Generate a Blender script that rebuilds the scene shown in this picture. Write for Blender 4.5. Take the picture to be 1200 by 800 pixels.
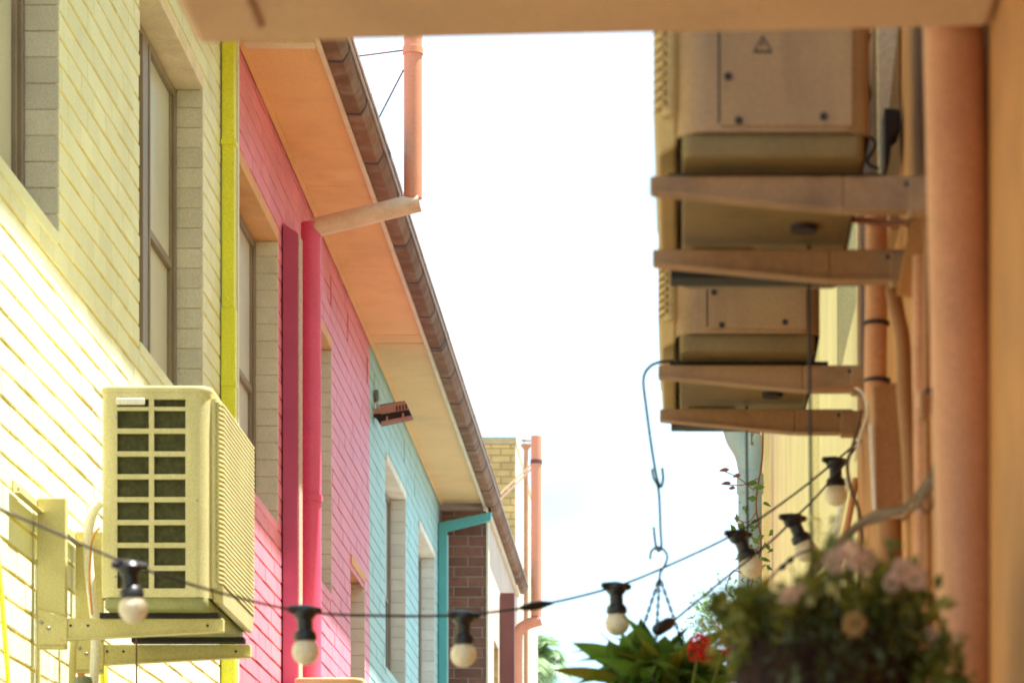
import bpy, bmesh, math, random
from mathutils import Vector, Matrix, Euler
rnd = random.Random(7)
PI = math.pi
SC = bpy.context.scene
COL = SC.collection
for o in list(bpy.data.objects):
    bpy.data.objects.remove(o)

# ------------------------------------------------------------------ camera, world, sun, exposure
F = 3840.0                       # focal length in pixels of the 1200 x 800 photograph
PX, PY = 800.0, 1240.0           # where the alley's vanishing point lies in it
cam = bpy.data.cameras.new('camera')
camo = bpy.data.objects.new('camera', cam)
COL.objects.link(camo)
camo.location = (0, 0, 0)
camo.rotation_euler = (PI / 2, 0, 0)
cam.sensor_width = 36.0
cam.lens = 36.0 * F / 1200
cam.shift_x = (600 - PX) / 1200
cam.shift_y = (PY - 400) / 1200
cam.clip_start = 0.05
cam.clip_end = 5000
cam.dof.use_dof = True
cam.dof.focus_distance = 14.5
cam.dof.aperture_fstop = (cam.lens / 1000) / 0.013
SC.camera = camo

SUN_DIR = Vector((0.236, 0.05, 1.0)).normalized()
sun = bpy.data.lights.new('sun', 'SUN')
sun.energy = 3.7
sun.angle = math.radians(0.5)
sun.color = (1.0, 0.97, 0.91)
suno = bpy.data.objects.new('sun', sun)
COL.objects.link(suno)
suno.rotation_euler = SUN_DIR.to_track_quat('Z', 'Y').to_euler()
suno.location = (6, 0, 30)

W = bpy.data.worlds.new('World')
SC.world = W
W.use_nodes = True
nt = W.node_tree
bg = nt.nodes['Background']
sky = nt.nodes.new('ShaderNodeTexSky')
sky.sky_type = 'NISHITA'
sky.sun_disc = False
sky.sun_elevation = math.asin(SUN_DIR.z)
sky.sun_rotation = math.atan2(SUN_DIR.x, SUN_DIR.y)
sky.air_density = 1.0
sky.dust_density = 2.5
sky.ozone_density = 1.0
bg.inputs['Strength'].default_value = 0.145
# thin bright cloud veil
tc = nt.nodes.new('ShaderNodeTexCoord')
mp = nt.nodes.new('ShaderNodeMapping')
mp.inputs['Scale'].default_value = (3.0, 3.0, 9.0)
nz = nt.nodes.new('ShaderNodeTexNoise')
nz.inputs['Scale'].default_value = 1.6
nz.inputs['Detail'].default_value = 5.0
rp = nt.nodes.new('ShaderNodeValToRGB')
rp.color_ramp.elements[0].position = 0.30
rp.color_ramp.elements[0].color = (0.75, 1.7, 2.25, 1)
rp.color_ramp.elements[1].position = 0.72
rp.color_ramp.elements[1].color = (1.75, 2.2, 2.55, 1)
mx = nt.nodes.new('ShaderNodeMix')
mx.data_type = 'RGBA'
mx.inputs['Factor'].default_value = 0.92
nt.links.new(tc.outputs['Generated'], mp.inputs['Vector'])
nt.links.new(mp.outputs['Vector'], nz.inputs['Vector'])
nt.links.new(nz.outputs['Fac'], rp.inputs['Fac'])
nt.links.new(rp.outputs['Color'], mx.inputs['B'])
nt.links.new(sky.outputs['Color'], mx.inputs['A'])
nt.links.new(mx.outputs['Result'], bg.inputs['Color'])

SC.view_settings.view_transform = 'Standard'
SC.view_settings.look = 'None'
SC.view_settings.gamma = 1.0
SC.view_settings.exposure = 2.4
SC.render.engine = 'CYCLES'
SC.cycles.max_bounces = 10
SC.cycles.diffuse_bounces = 7
SC.cycles.sample_clamp_indirect = 2.5
SC.cycles.filter_width = 1.85
SC.cycles.use_denoising = True
SC.cycles.use_adaptive_sampling = False
SC.cycles.sampling_pattern = 'BLUE_NOISE'

# ------------------------------------------------------------------ helpers
def XW(px, y):
    return (px - PX) * y / F

def ZW(py, y):
    return (PY - py) * y / F

def P(px, py, y):
    return Vector((XW(px, y), y, ZW(py, y)))

def mat(name, col, rough=0.6, var=0.10, scale=3.0, bump=0.0, bscale=60.0, dirt=None, metal=0.0, rand=0.0,
        spec=0.4, streak=None, trans=0.0, grain=0.11, grain_scale=170.0):
    m = bpy.data.materials.new(name)
    m.use_nodes = True
    t = m.node_tree
    b = t.nodes['Principled BSDF']
    b.inputs['Roughness'].default_value = rough
    b.inputs['Metallic'].default_value = metal
    b.inputs['Specular IOR Level'].default_value = spec
    g = t.nodes.new('ShaderNodeNewGeometry')
    n1 = t.nodes.new('ShaderNodeTexNoise')
    n1.inputs['Scale'].default_value = scale
    n1.inputs['Detail'].default_value = 6.0
    t.links.new(g.outputs['Position'], n1.inputs['Vector'])
    mr = t.nodes.new('ShaderNodeMapRange')
    mr.inputs['From Min'].default_value = 0.3
    mr.inputs['From Max'].default_value = 0.7
    mr.inputs['To Min'].default_value = 1.0 - var
    mr.inputs['To Max'].default_value = 1.0 + var
    t.links.new(n1.outputs['Fac'], mr.inputs['Value'])
    hsv = t.nodes.new('ShaderNodeHueSaturation')
    hsv.inputs['Color'].default_value = (*col, 1)
    val = mr.outputs['Result']
    if rand:
        oi = t.nodes.new('ShaderNodeObjectInfo')
        m2 = t.nodes.new('ShaderNodeMapRange')
        m2.inputs['To Min'].default_value = 1.0 - rand
        m2.inputs['To Max'].default_value = 1.0 + rand
        t.links.new(oi.outputs['Random'], m2.inputs['Value'])
        mm = t.nodes.new('ShaderNodeMath')
        mm.operation = 'MULTIPLY'
        t.links.new(val, mm.inputs[0])
        t.links.new(m2.outputs['Result'], mm.inputs[1])
        val = mm.outputs[0]
    nf = t.nodes.new('ShaderNodeTexNoise')
    nf.inputs['Scale'].default_value = grain_scale
    nf.inputs['Detail'].default_value = 2.0
    t.links.new(g.outputs['Position'], nf.inputs['Vector'])
    mf = t.nodes.new('ShaderNodeMapRange')
    mf.inputs['From Min'].default_value = 0.3
    mf.inputs['From Max'].default_value = 0.7
    mf.inputs['To Min'].default_value = 1.0 - grain
    mf.inputs['To Max'].default_value = 1.0 + grain
    t.links.new(nf.outputs['Fac'], mf.inputs['Value'])
    mg = t.nodes.new('ShaderNodeMath')
    mg.operation = 'MULTIPLY'
    t.links.new(val, mg.inputs[0])
    t.links.new(mf.outputs['Result'], mg.inputs[1])
    t.links.new(mg.outputs[0], hsv.inputs['Value'])
    out = hsv.outputs['Color']
    for spec_ in ([dirt] if dirt else []) + ([streak] if streak else []):
        dcol, amt, dsc, stretch = spec_
        mpn = t.nodes.new('ShaderNodeMapping')
        mpn.inputs['Scale'].default_value = stretch
        t.links.new(g.outputs['Position'], mpn.inputs['Vector'])
        n2 = t.nodes.new('ShaderNodeTexNoise')
        n2.inputs['Scale'].default_value = dsc
        n2.inputs['Detail'].default_value = 8.0
        n2.inputs['Roughness'].default_value = 0.65
        t.links.new(mpn.outputs['Vector'], n2.inputs['Vector'])
        m3 = t.nodes.new('ShaderNodeMapRange')
        m3.inputs['From Min'].default_value = 0.5
        m3.inputs['From Max'].default_value = 0.75
        m3.inputs['To Max'].default_value = amt
        t.links.new(n2.outputs['Fac'], m3.inputs['Value'])
        mix = t.nodes.new('ShaderNodeMix')
        mix.data_type = 'RGBA'
        mix.inputs['B'].default_value = (*dcol, 1)
        t.links.new(m3.outputs['Result'], mix.inputs['Factor'])
        t.links.new(out, mix.inputs['A'])
        out = mix.outputs['Result']
    t.links.new(out, b.inputs['Base Color'])
    if bump:
        n3 = t.nodes.new('ShaderNodeTexNoise')
        n3.inputs['Scale'].default_value = bscale
        n3.inputs['Detail'].default_value = 4.0
        t.links.new(g.outputs['Position'], n3.inputs['Vector'])
        bp = t.nodes.new('ShaderNodeBump')
        bp.inputs['Strength'].default_value = bump
        bp.inputs['Distance'].default_value = 0.004
        t.links.new(n3.outputs['Fac'], bp.inputs['Height'])
        t.links.new(bp.outputs['Normal'], b.inputs['Normal'])
    if trans:
        tr = t.nodes.new('ShaderNodeBsdfTranslucent')
        t.links.new(out, tr.inputs['Color'])
        ms = t.nodes.new('ShaderNodeMixShader')
        ms.inputs['Fac'].default_value = trans
        t.links.new(b.outputs['BSDF'], ms.inputs[1])
        t.links.new(tr.outputs['BSDF'], ms.inputs[2])
        t.links.new(ms.outputs['Shader'], t.nodes['Material Output'].inputs['Surface'])
    return m

V1 = (1, 1, 1)
VS = (1, 1, 0.12)
M = {
    'yellow': mat('yellow_paint', (0.85, 0.885, 0.68), 0.55, 0.05, 2.2, 0.5, 70, ((0.78, 0.74, 0.44), 0.4, 5.0, V1), streak=((0.76, 0.72, 0.46), 0.35, 7.0, (1, 1, 0.10)), rand=0.06),
    'yellow_joint': mat('yellow_mortar', (0.74, 0.58, 0.13), 0.8, 0.18, 9.0, 0.5, 80),
    'pink': mat('pink_paint', (0.81, 0.275, 0.37), 0.55, 0.07, 2.2, 0.5, 90, ((0.77, 0.22, 0.27), 0.3, 5.0, V1), rand=0.05),
    'pink_joint': mat('pink_mortar', (0.50, 0.05, 0.085), 0.8, 0.15, 9.0, 0.5, 80),
    'teal': mat('teal_paint', (0.40, 0.61, 0.575), 0.55, 0.07, 2.2, 0.5, 90, ((0.33, 0.50, 0.44), 0.3, 5.0, V1), rand=0.05),
    'teal_joint': mat('teal_mortar', (0.22, 0.37, 0.35), 0.8, 0.15, 9.0, 0.5, 80),
    'jamb': mat('reveal_brick', (0.72, 0.69, 0.61), 0.8, 0.06, 6.0, 0.6, 90, ((0.60, 0.55, 0.46), 0.4, 7.0, V1), rand=0.07),
    'jamb_joint': mat('reveal_mortar', (0.60, 0.55, 0.46), 0.9, 0.12, 9.0),
    'lintel': mat('lintel_render', (0.84, 0.74, 0.60), 0.8, 0.10, 5.0, 0.4, 70, ((0.40, 0.27, 0.17), 0.4, 6.0, V1)),
    'sill': mat('sill_paint', (0.72, 0.65, 0.36), 0.6, 0.08, 5.0),
    'frame': mat('window_frame_metal', (0.27, 0.215, 0.17), 0.45, 0.12, 5.0, metal=0.0),
    'pane': mat('clouded_glass', (0.62, 0.63, 0.59), 0.32, 0.14, 1.3, spec=0.4),
    'soffit_p': mat('bounce_tinted_soffit_sheet', (0.88, 0.54, 0.23), 0.7, 0.05, 2.0, 0.2, 50, ((0.60, 0.27, 0.10), 0.4, 2.5, V1)),  # warmer orange holds light bounced up from the pink wall
    'lintel_p': mat('bounce_tinted_lintel_render', (0.74, 0.42, 0.20), 0.8, 0.10, 5.0, 0.4, 70, ((0.52, 0.25, 0.10), 0.4, 6.0, V1)),  # orange copy of the lintel, pink wall's bounced light put into its colour
    'soffit': mat('soffit_sheet', (0.84, 0.54, 0.255), 0.7, 0.05, 2.0, 0.2, 50, ((0.55, 0.33, 0.16), 0.35, 2.5, V1)),
    'cream': mat('cream_trim', (0.78, 0.66, 0.46), 0.6, 0.07, 4.0, 0.15, 60, ((0.50, 0.38, 0.22), 0.4, 6.0, V1)),
    'gutter': mat('gutter_brown', (0.22, 0.105, 0.055), 0.75, 0.2, 6.0, 0.4, 60, ((0.27, 0.24, 0.19), 0.85, 6.0, V1), rand=0.16, spec=0.2),
    'strap': mat('gutter_joint', (0.05, 0.028, 0.02), 0.6, 0.1),
    'roof': mat('roof_sheet', (0.20, 0.10, 0.07), 0.6, 0.12, 3.0),
    'lip': mat('gutter_lip', (0.42, 0.36, 0.30), 0.45, 0.15, 9.0, metal=0.2),
    'ydown': mat('yellow_green_pipe', (0.80, 0.79, 0.06), 0.42, 0.06, 5.0, 0.0, 60, ((0.66, 0.62, 0.05), 0.35, 6.0, VS)),
    'pdown': mat('pink_pipe_paint', (0.74, 0.115, 0.245), 0.38, 0.07, 5.0, 0.15, 70, ((0.48, 0.04, 0.08), 0.35, 6.0, VS)),
    'duct': mat('shaded_magenta_duct', (0.50, 0.10, 0.22), 0.4, 0.07, 5.0, 0.15, 70),  # shade of the camera-facing side put into the colour
    'acf': mat('wall_lit_front_plastic', (0.50, 0.33, 0.125), 0.45, 0.06, 4.0, 0.06, 150),  # lighter than the casing: glow from the sunlit wall put into the colour
    'acr': mat('dusty_shaded_casing', (0.36, 0.20, 0.082), 0.45, 0.10, 7.0, 0.06, 200, ((0.27, 0.165, 0.085), 0.4, 4.0, V1), streak=((0.16, 0.085, 0.035), 0.65, 9.0, (1, 1, 0.14))),  # browned copy of the casing, right side's shade in its colour, plus dirt
    'acrb': mat('grimy_shaded_base_pan', (0.20, 0.125, 0.04), 0.6, 0.15, 8.0, 0.2, 60, ((0.09, 0.07, 0.025), 0.8, 9.0, V1)),  # pan copy darkened in colour for shade, grime patches over it
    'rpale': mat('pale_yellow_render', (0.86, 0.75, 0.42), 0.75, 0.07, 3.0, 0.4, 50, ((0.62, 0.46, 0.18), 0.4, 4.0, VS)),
    'tdown': mat('teal_pipe_paint', (0.10, 0.36, 0.34), 0.4, 0.07, 5.0),
    'vent': mat('orange_vent_pipe', (0.66, 0.27, 0.15), 0.5, 0.08, 4.0, 0.15, 60, ((0.42, 0.13, 0.08), 0.45, 5.0, VS)),
    'vpale': mat('pale_vent_pipe', (0.74, 0.58, 0.42), 0.5, 0.08, 6.0, 0.2, 60, ((0.50, 0.26, 0.12), 0.7, 7.0, V1)),
    'red_brick': mat('red_brick', (0.22, 0.088, 0.055), 0.85, 0.15, 18.0, 0.7, 120, ((0.14, 0.05, 0.035), 0.5, 14.0, V1), rand=0.22),
    'grey_joint': mat('grey_mortar', (0.36, 0.26, 0.20), 0.9, 0.12, 14.0),
    'orange_brick': mat('orange_brick', (0.64, 0.40, 0.14), 0.85, 0.15, 6.0, 0.5, 60, ((0.45, 0.24, 0.08), 0.5, 5.0, V1), rand=0.13),
    'tan_joint': mat('tan_mortar', (0.55, 0.38, 0.20), 0.9, 0.12, 14.0),
    'render': mat('cream_render', (0.66, 0.48, 0.36), 0.75, 0.08, 3.0, 0.3, 50, ((0.45, 0.30, 0.20), 0.4, 4.0, VS)),
    'brown_pipe': mat('brown_pipe_paint', (0.15, 0.05, 0.04), 0.45, 0.10, 6.0),
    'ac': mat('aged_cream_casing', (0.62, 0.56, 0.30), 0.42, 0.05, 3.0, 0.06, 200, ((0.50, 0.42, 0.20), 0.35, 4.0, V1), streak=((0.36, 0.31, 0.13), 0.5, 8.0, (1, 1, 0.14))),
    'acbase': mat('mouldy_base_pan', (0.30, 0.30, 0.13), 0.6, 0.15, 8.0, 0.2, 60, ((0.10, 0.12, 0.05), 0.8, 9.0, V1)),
    'coil': mat('condenser_fins', (0.15, 0.145, 0.05), 0.6, 0.35, 60.0, 0.6, 140),
    'bracket': mat('bracket_paint', (0.58, 0.52, 0.23), 0.5, 0.07, 5.0, 0.1, 80, ((0.42, 0.30, 0.10), 0.35, 6.0, V1)),
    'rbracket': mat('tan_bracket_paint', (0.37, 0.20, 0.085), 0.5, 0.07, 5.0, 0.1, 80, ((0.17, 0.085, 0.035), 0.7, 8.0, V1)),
    'rubber': mat('black_rubber', (0.02, 0.018, 0.015), 0.7, 0.1),
    'steel': mat('dull_steel', (0.30, 0.28, 0.26), 0.4, 0.12, 20.0, metal=0.7),
    'wire': mat('dark_galvanised_wire', (0.035, 0.03, 0.032), 0.6, 0.12, 20.0),
    'black': mat('black_plastic', (0.012, 0.011, 0.013), 0.4, 0.1, spec=0.5),
    'bulb': mat('opal_bulb_glass', (0.88, 0.80, 0.62), 0.07, 0.05, 20.0, spec=0.6, trans=0.35),
    'cable': mat('dark_cable_rubber', (0.06, 0.042, 0.048), 0.6, 0.1),
    'slab': mat('painted_awning_slab', (0.62, 0.375, 0.195), 0.75, 0.10, 6.0, 0.35, 70, ((0.38, 0.20, 0.08), 0.35, 3.0, V1)),
    'rwall': mat('shaded_ochre_render', (0.48, 0.205, 0.055), 0.75, 0.16, 7.0, 0.4, 50, ((0.36, 0.17, 0.04), 0.8, 5.0, VS)),  # near stretch of wall, shade under the slab put into its colour
    'rpipe': mat('salmon_pipe_paint', (0.58, 0.265, 0.125), 0.5, 0.13, 9.0, 0.2, 60, ((0.34, 0.14, 0.06), 0.75, 5.0, VS)),
    'rbrown': mat('tan_duct_paint', (0.34, 0.14, 0.04), 0.5, 0.08, 6.0, 0.1, 80, ((0.40, 0.20, 0.07), 0.4, 8.0, VS)),
    'white': mat('white_plastic', (0.80, 0.77, 0.70), 0.4, 0.05),
    'bluepipe': mat('weathered_blue_pipe', (0.38, 0.52, 0.60), 0.38, 0.10, 6.0, 0.1, 60, ((0.55, 0.40, 0.38), 0.6, 5.0, V1)),
    'lamp': mat('floodlight_pinkish_metal', (0.50, 0.25, 0.19), 0.5, 0.08, 10.0),
    'dark': mat('dark_recess', (0.03, 0.02, 0.018), 0.7, 0.2),
    'greybox': mat('grey_green_box', (0.20, 0.22, 0.15), 0.6, 0.1),
    'pale': mat('pale_sticker', (0.72, 0.62, 0.46), 0.5, 0.1, 80.0),
    'ground': mat('alley_concrete', (0.15, 0.14, 0.125), 0.9, 0.15, 1.0, 0.4, 30),
    'leaf': mat('broad_leaf', (0.12, 0.22, 0.03), 0.38, 0.25, 14.0, 0.1, 60, ((0.22, 0.25, 0.04), 0.5, 6.0, V1), rand=0.4, trans=0.40),
    'leaf2': mat('yellowed_leaf', (0.22, 0.21, 0.02), 0.45, 0.2, 14.0, rand=0.2, trans=0.3),
    'fol': mat('small_leaves', (0.12, 0.145, 0.018), 0.5, 0.4, 26.0, trans=0.3),
    'fol2': mat('olive_leaves', (0.26, 0.25, 0.045), 0.5, 0.35, 26.0, trans=0.35),
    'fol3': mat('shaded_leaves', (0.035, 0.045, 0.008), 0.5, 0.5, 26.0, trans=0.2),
    'vine': mat('vine_leaves', (0.12, 0.19, 0.035), 0.5, 0.35, 20.0, trans=0.3),
    'vine_red': mat('reddish_vine_leaves', (0.30, 0.10, 0.07), 0.5, 0.3, 20.0, trans=0.3),
    'palm': mat('palm_leaflets', (0.24, 0.34, 0.14), 0.45, 0.3, 3.0, trans=0.25),
    'bark': mat('palm_bark', (0.22, 0.17, 0.12), 0.9, 0.2, 10.0, 0.5, 40),
    'coir': mat('brown_coir', (0.022, 0.006, 0.002), 0.95, 0.5, 40.0, 0.8, 120, ((0.08, 0.025, 0.01), 0.6, 30.0, VS)),
    'flower': mat('dusty_pink_petals', (0.74, 0.54, 0.43), 0.7, 0.2, 60.0, trans=0.3, rand=0.15),
    'flower_red': mat('red_petals', (0.62, 0.025, 0.02), 0.6, 0.15, 60.0, trans=0.3),
    'flower_tan': mat('faded_tan_petals', (0.48, 0.30, 0.12), 0.7, 0.2, 60.0, trans=0.3),
    'flower_cream': mat('pale_yellow_petals', (0.70, 0.66, 0.30), 0.7, 0.15, 60.0, trans=0.3),
    'terra': mat('terracotta_pot', (0.40, 0.15, 0.07), 0.8, 0.12, 8.0, 0.3, 60),
    'oldcable': mat('old_brown_cable', (0.11, 0.055, 0.022), 0.7, 0.2, 12.0),
    'copper': mat('orange_conduit', (0.66, 0.30, 0.06), 0.5, 0.1),
}


class G:
    def __init__(s):
        s.v, s.f = [], []

    def add(s, vs, fs):
        o = len(s.v)
        s.v += [tuple(v) for v in vs]
        s.f += [tuple(i + o for i in f) for f in fs]
        return s

    def box(s, x0, x1, y0, y1, z0, z1, skip=''):
        vs = [(x0, y0, z0), (x1, y0, z0), (x1, y1, z0), (x0, y1, z0), (x0, y0, z1), (x1, y0, z1), (x1, y1, z1), (x0, y1, z1)]
        fs = {'b': (0, 3, 2, 1), 't': (4, 5, 6, 7), 's': (0, 1, 5, 4), 'n': (2, 3, 7, 6), 'e': (1, 2, 6, 5), 'w': (3, 0, 4, 7)}
        return s.add(vs, [f for k, f in fs.items() if k not in skip])

    def hexa(s, v):
        return s.add(v, [(0, 3, 2, 1), (4, 5, 6, 7), (0, 1, 5, 4), (2, 3, 7, 6), (1, 2, 6, 5), (3, 0, 4, 7)])

    def extrude_y(s, prof, y0, y1, caps=True):      # prof: closed (x,z) loop
        n = len(prof)
        vs = [(x, y0, z) for x, z in prof] + [(x, y1, z) for x, z in prof]
        fs = [(i, (i + 1) % n, n + (i + 1) % n, n + i) for i in range(n)]
        if caps:
            fs += [tuple(reversed(range(n))), tuple(range(n, 2 * n))]
        return s.add(vs, fs)

    def extrude_z(s, prof, z0, z1, top=True, bot=True):
        n = len(prof)
        vs = [(x, y, z0) for x, y in prof] + [(x, y, z1) for x, y in prof]
        fs = [(i, (i + 1) % n, n + (i + 1) % n, n + i) for i in range(n)]
        if bot:
            fs.append(tuple(reversed(range(n))))
        if top:
            fs.append(tuple(range(n, 2 * n)))
        return s.add(vs, fs)

    def tube(s, pts, r, n=8, caps=True):
        pts = [Vector(p) for p in pts]
        rs = r if isinstance(r, (list, tuple)) else [r] * len(pts)
        ref = None
        rings = []
        for i, p in enumerate(pts):
            a = pts[max(i - 1, 0)]
            b = pts[min(i + 1, len(pts) - 1)]
            d = (b - a).normalized()
            if ref is None:
                ref = Vector((0, 1, 0)) if abs(d.y) < 0.8 else Vector((1, 0, 0))
            u = (ref - d * ref.dot(d)).normalized()
            ref = u
            w = d.cross(u)
            rings.append([p + (u * math.cos(2 * PI * k / n) + w * math.sin(2 * PI * k / n)) * rs[i] for k in range(n)])
        vs = [v for rg in rings for v in rg]
        fs = []
        for i in range(len(pts) - 1):
            for k in range(n):
                k2 = (k + 1) % n
                fs.append((i * n + k, i * n + k2, (i + 1) * n + k2, (i + 1) * n + k))
        if caps:
            fs += [tuple(reversed(range(n))), tuple(range((len(pts) - 1) * n, len(pts) * n))]
        return s.add(vs, fs)

    def lathe(s, prof, c, n=14, axis=None):       # prof: (r, h)
        c = Vector(c)
        q = (Vector(axis).to_track_quat('Z', 'Y') if axis is not None else None)
        vs, fs = [], []
        for r, h in prof:
            for k in range(n):
                p = Vector((r * math.cos(2 * PI * k / n), r * math.sin(2 * PI * k / n), h))
                vs.append(c + (q @ p if q else p))
        for i in range(len(prof) - 1):
            for k in range(n):
                k2 = (k + 1) % n
                fs.append((i * n + k, i * n + k2, (i + 1) * n + k2, (i + 1) * n + k))
        fs += [tuple(reversed(range(n))), tuple(range((len(prof) - 1) * n, len(prof) * n))]
        return s.add(vs, fs)


def smooth_pts(pts, k=6):
    pts = [Vector(p) for p in pts]
    out = []
    for i in range(len(pts) - 1):
        p0, p1, p2, p3 = pts[max(i - 1, 0)], pts[i], pts[i + 1], pts[min(i + 2, len(pts) - 1)]
        for j in range(k):
            t = j / k
            out.append(0.5 * ((2 * p1) + (p2 - p0) * t + (2 * p0 - 5 * p1 + 4 * p2 - p3) * t * t + (3 * p1 - p0 - 3 * p2 + p3) * t ** 3))
    out.append(pts[-1])
    return out


WP = {}      # world position of each object (for parents without rotation)
ROT = set()  # parents whose children are given in local coordinates


def mesh_of(name, g, m, smooth=None, bevel=0.0):
    me = bpy.data.meshes.new(name)
    me.from_pydata(g.v, [], g.f)
    bm = bmesh.new()
    bm.from_mesh(me)
    bmesh.ops.recalc_face_normals(bm, faces=bm.faces)
    if bevel:
        es = [e for e in bm.edges if len(e.link_faces) == 2 and e.calc_face_angle(0) > 0.6]
        bmesh.ops.bevel(bm, geom=es, offset=bevel, segments=2, affect='EDGES', profile=0.5, clamp_overlap=True)
    bm.to_mesh(me)
    bm.free()
    if m:
        me.materials.append(m)
    if smooth:
        me.shade_smooth()
        me.set_sharp_from_angle(angle=math.radians(smooth))
    return me


def mk(name, g, m, parent=None, smooth=None, bevel=0.0):
    """One mesh object from world coordinates (local ones below a rotated root), origin at its middle."""
    c = Vector([(min(v[i] for v in g.v) + max(v[i] for v in g.v)) / 2 for i in range(3)])
    g.v = [tuple(Vector(v) - c) for v in g.v]
    o = bpy.data.objects.new(name, mesh_of(name, g, m, smooth, bevel))
    COL.objects.link(o)
    WP[o] = c
    o.location = c
    if parent:
        o.parent = parent
        o.location = c - WP[parent]
    return o


def tag(o, label, cat=None, group=None, kind=None):
    o['label'] = label
    if cat:
        o['category'] = cat
    if group:
        o['group'] = group
    if kind:
        o['kind'] = kind
    return o


def thing(name, label, cat, loc, group=None, rotz=0.0):
    o = bpy.data.objects.new(name, None)
    COL.objects.link(o)
    o.empty_display_size = 0.2
    o.location = loc
    o.rotation_euler = (0, 0, rotz)
    WP[o] = Vector((0, 0, 0)) if rotz or name in LOCAL else Vector(loc)
    return tag(o, label, cat, group)


LOCAL = {'air_conditioner', 'wall_bracket'}   # built in their own coordinates


def copy_tree(o, parent=None):
    c = o.copy()
    COL.objects.link(c)
    if parent:
        c.parent = parent
    for ch in list(o.children):
        copy_tree(ch, c)
    return c


def placed(name, me, parent, loc, rot=(0, 0, 0), scale=(1, 1, 1)):
    o = bpy.data.objects.new(name, me)
    COL.objects.link(o)
    o.parent = parent
    o.location = Vector(loc) - WP[parent]
    o.rotation_euler = rot
    o.scale = scale
    WP[o] = Vector(loc)
    return o


# ------------------------------------------------------------------ ground
GZ = -1.6
g = G()
g.box(-600, 600, -400, 900, GZ - 0.3, GZ)
gr = mk('ground', g, M['ground'])
gr['kind'] = 'structure'

# ------------------------------------------------------------------ left row of painted brick houses
WX = -2.066
C0, CH = 2.0144, 0.0862
BL = 0.240
EAVE = 4.72


def in_frame(p):
    if p.y < 0.5:
        return False
    x = PX + F * p.x / p.y
    y = PY - F * p.z / p.y
    return -6 < x < 1206 and -6 < y < 806, x, y


def wall_grid(g, face, axis, a0, a1, z0, z1, holes, depth, sign):
    """Wall with openings; face = coordinate of its front, axis = 'y' (wall runs along Y) or 'x'."""
    A = sorted({a0, a1, *[min(max(h[0], a0), a1) for h in holes], *[min(max(h[1], a0), a1) for h in holes]})
    Z = sorted({z0, z1, *[min(max(h[2], z0), z1) for h in holes], *[min(max(h[3], z0), z1) for h in holes]})

    def solid(i, k):
        if not (0 <= i < len(A) - 1 and 0 <= k < len(Z) - 1):
            return False
        ca, cz = (A[i] + A[i + 1]) / 2, (Z[k] + Z[k + 1]) / 2
        return not any(h[0] < ca < h[1] and h[2] < cz < h[3] for h in holes)

    f0, f1 = face, face - sign * depth

    def pt(f, a, z):
        return (f, a, z) if axis == 'y' else (a, f, z)
    for i in range(len(A) - 1):
        for k in range(len(Z) - 1):
            if not solid(i, k):
                continue
            b0, b1, y0, y1 = A[i], A[i + 1], Z[k], Z[k + 1]
            for f in (f0, f1):
                g.add([pt(f, b0, y0), pt(f, b1, y0), pt(f, b1, y1), pt(f, b0, y1)], [(0, 1, 2, 3)])
            for (di, dk, q) in ((-1, 0, [(b0, y0), (b0, y1)]), (1, 0, [(b1, y0), (b1, y1)]), (0, -1, [(b0, y0), (b1, y0)]), (0, 1, [(b0, y1), (b1, y1)])):
                if not solid(i + di, k + dk):
                    g.add([pt(f0, *q[0]), pt(f0, *q[1]), pt(f1, *q[1]), pt(f1, *q[0])], [(0, 1, 2, 3)])
    return g


def brick_cells(a0, a1, z0, z1, holes, off=0.0, bl=BL, ch=CH, c0=C0, j=0.0088, jv=0.0032):
    out = []
    k0 = math.floor((z0 - c0) / ch)
    k = k0
    while c0 + k * ch < z1 - 0.01:
        zb, zt = max(c0 + k * ch + j / 2, z0), min(c0 + (k + 1) * ch - j / 2, z1)
        zc = (zb + zt) / 2
        a = a0 - bl + (off + (bl / 2 if k % 2 else 0)) % bl
        while a < a1:
            b0, b1 = max(a + jv / 2, a0), min(a + bl - jv / 2, a1)
            segs = [(b0, b1)]
            for h in holes:
                if h[2] < zc < h[3]:
                    ns = []
                    for s0, s1 in segs:
                        if h[1] <= s0 or h[0] >= s1:
                            ns.append((s0, s1))
                        else:
                            if h[0] > s0:
                                ns.append((s0, h[0]))
                            if h[1] < s1:
                                ns.append((h[1], s1))
                    segs = ns
            for s0, s1 in segs:
                if s1 - s0 > 0.02 and zt - zb > 0.02:
                    out.append((s0, s1, zb, zt))
            a += bl
        k += 1
    return out


OCC = [(118, 292, 453, 770), (45, 120, 585, 780), (205, 1155, -10, 52)]


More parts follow.
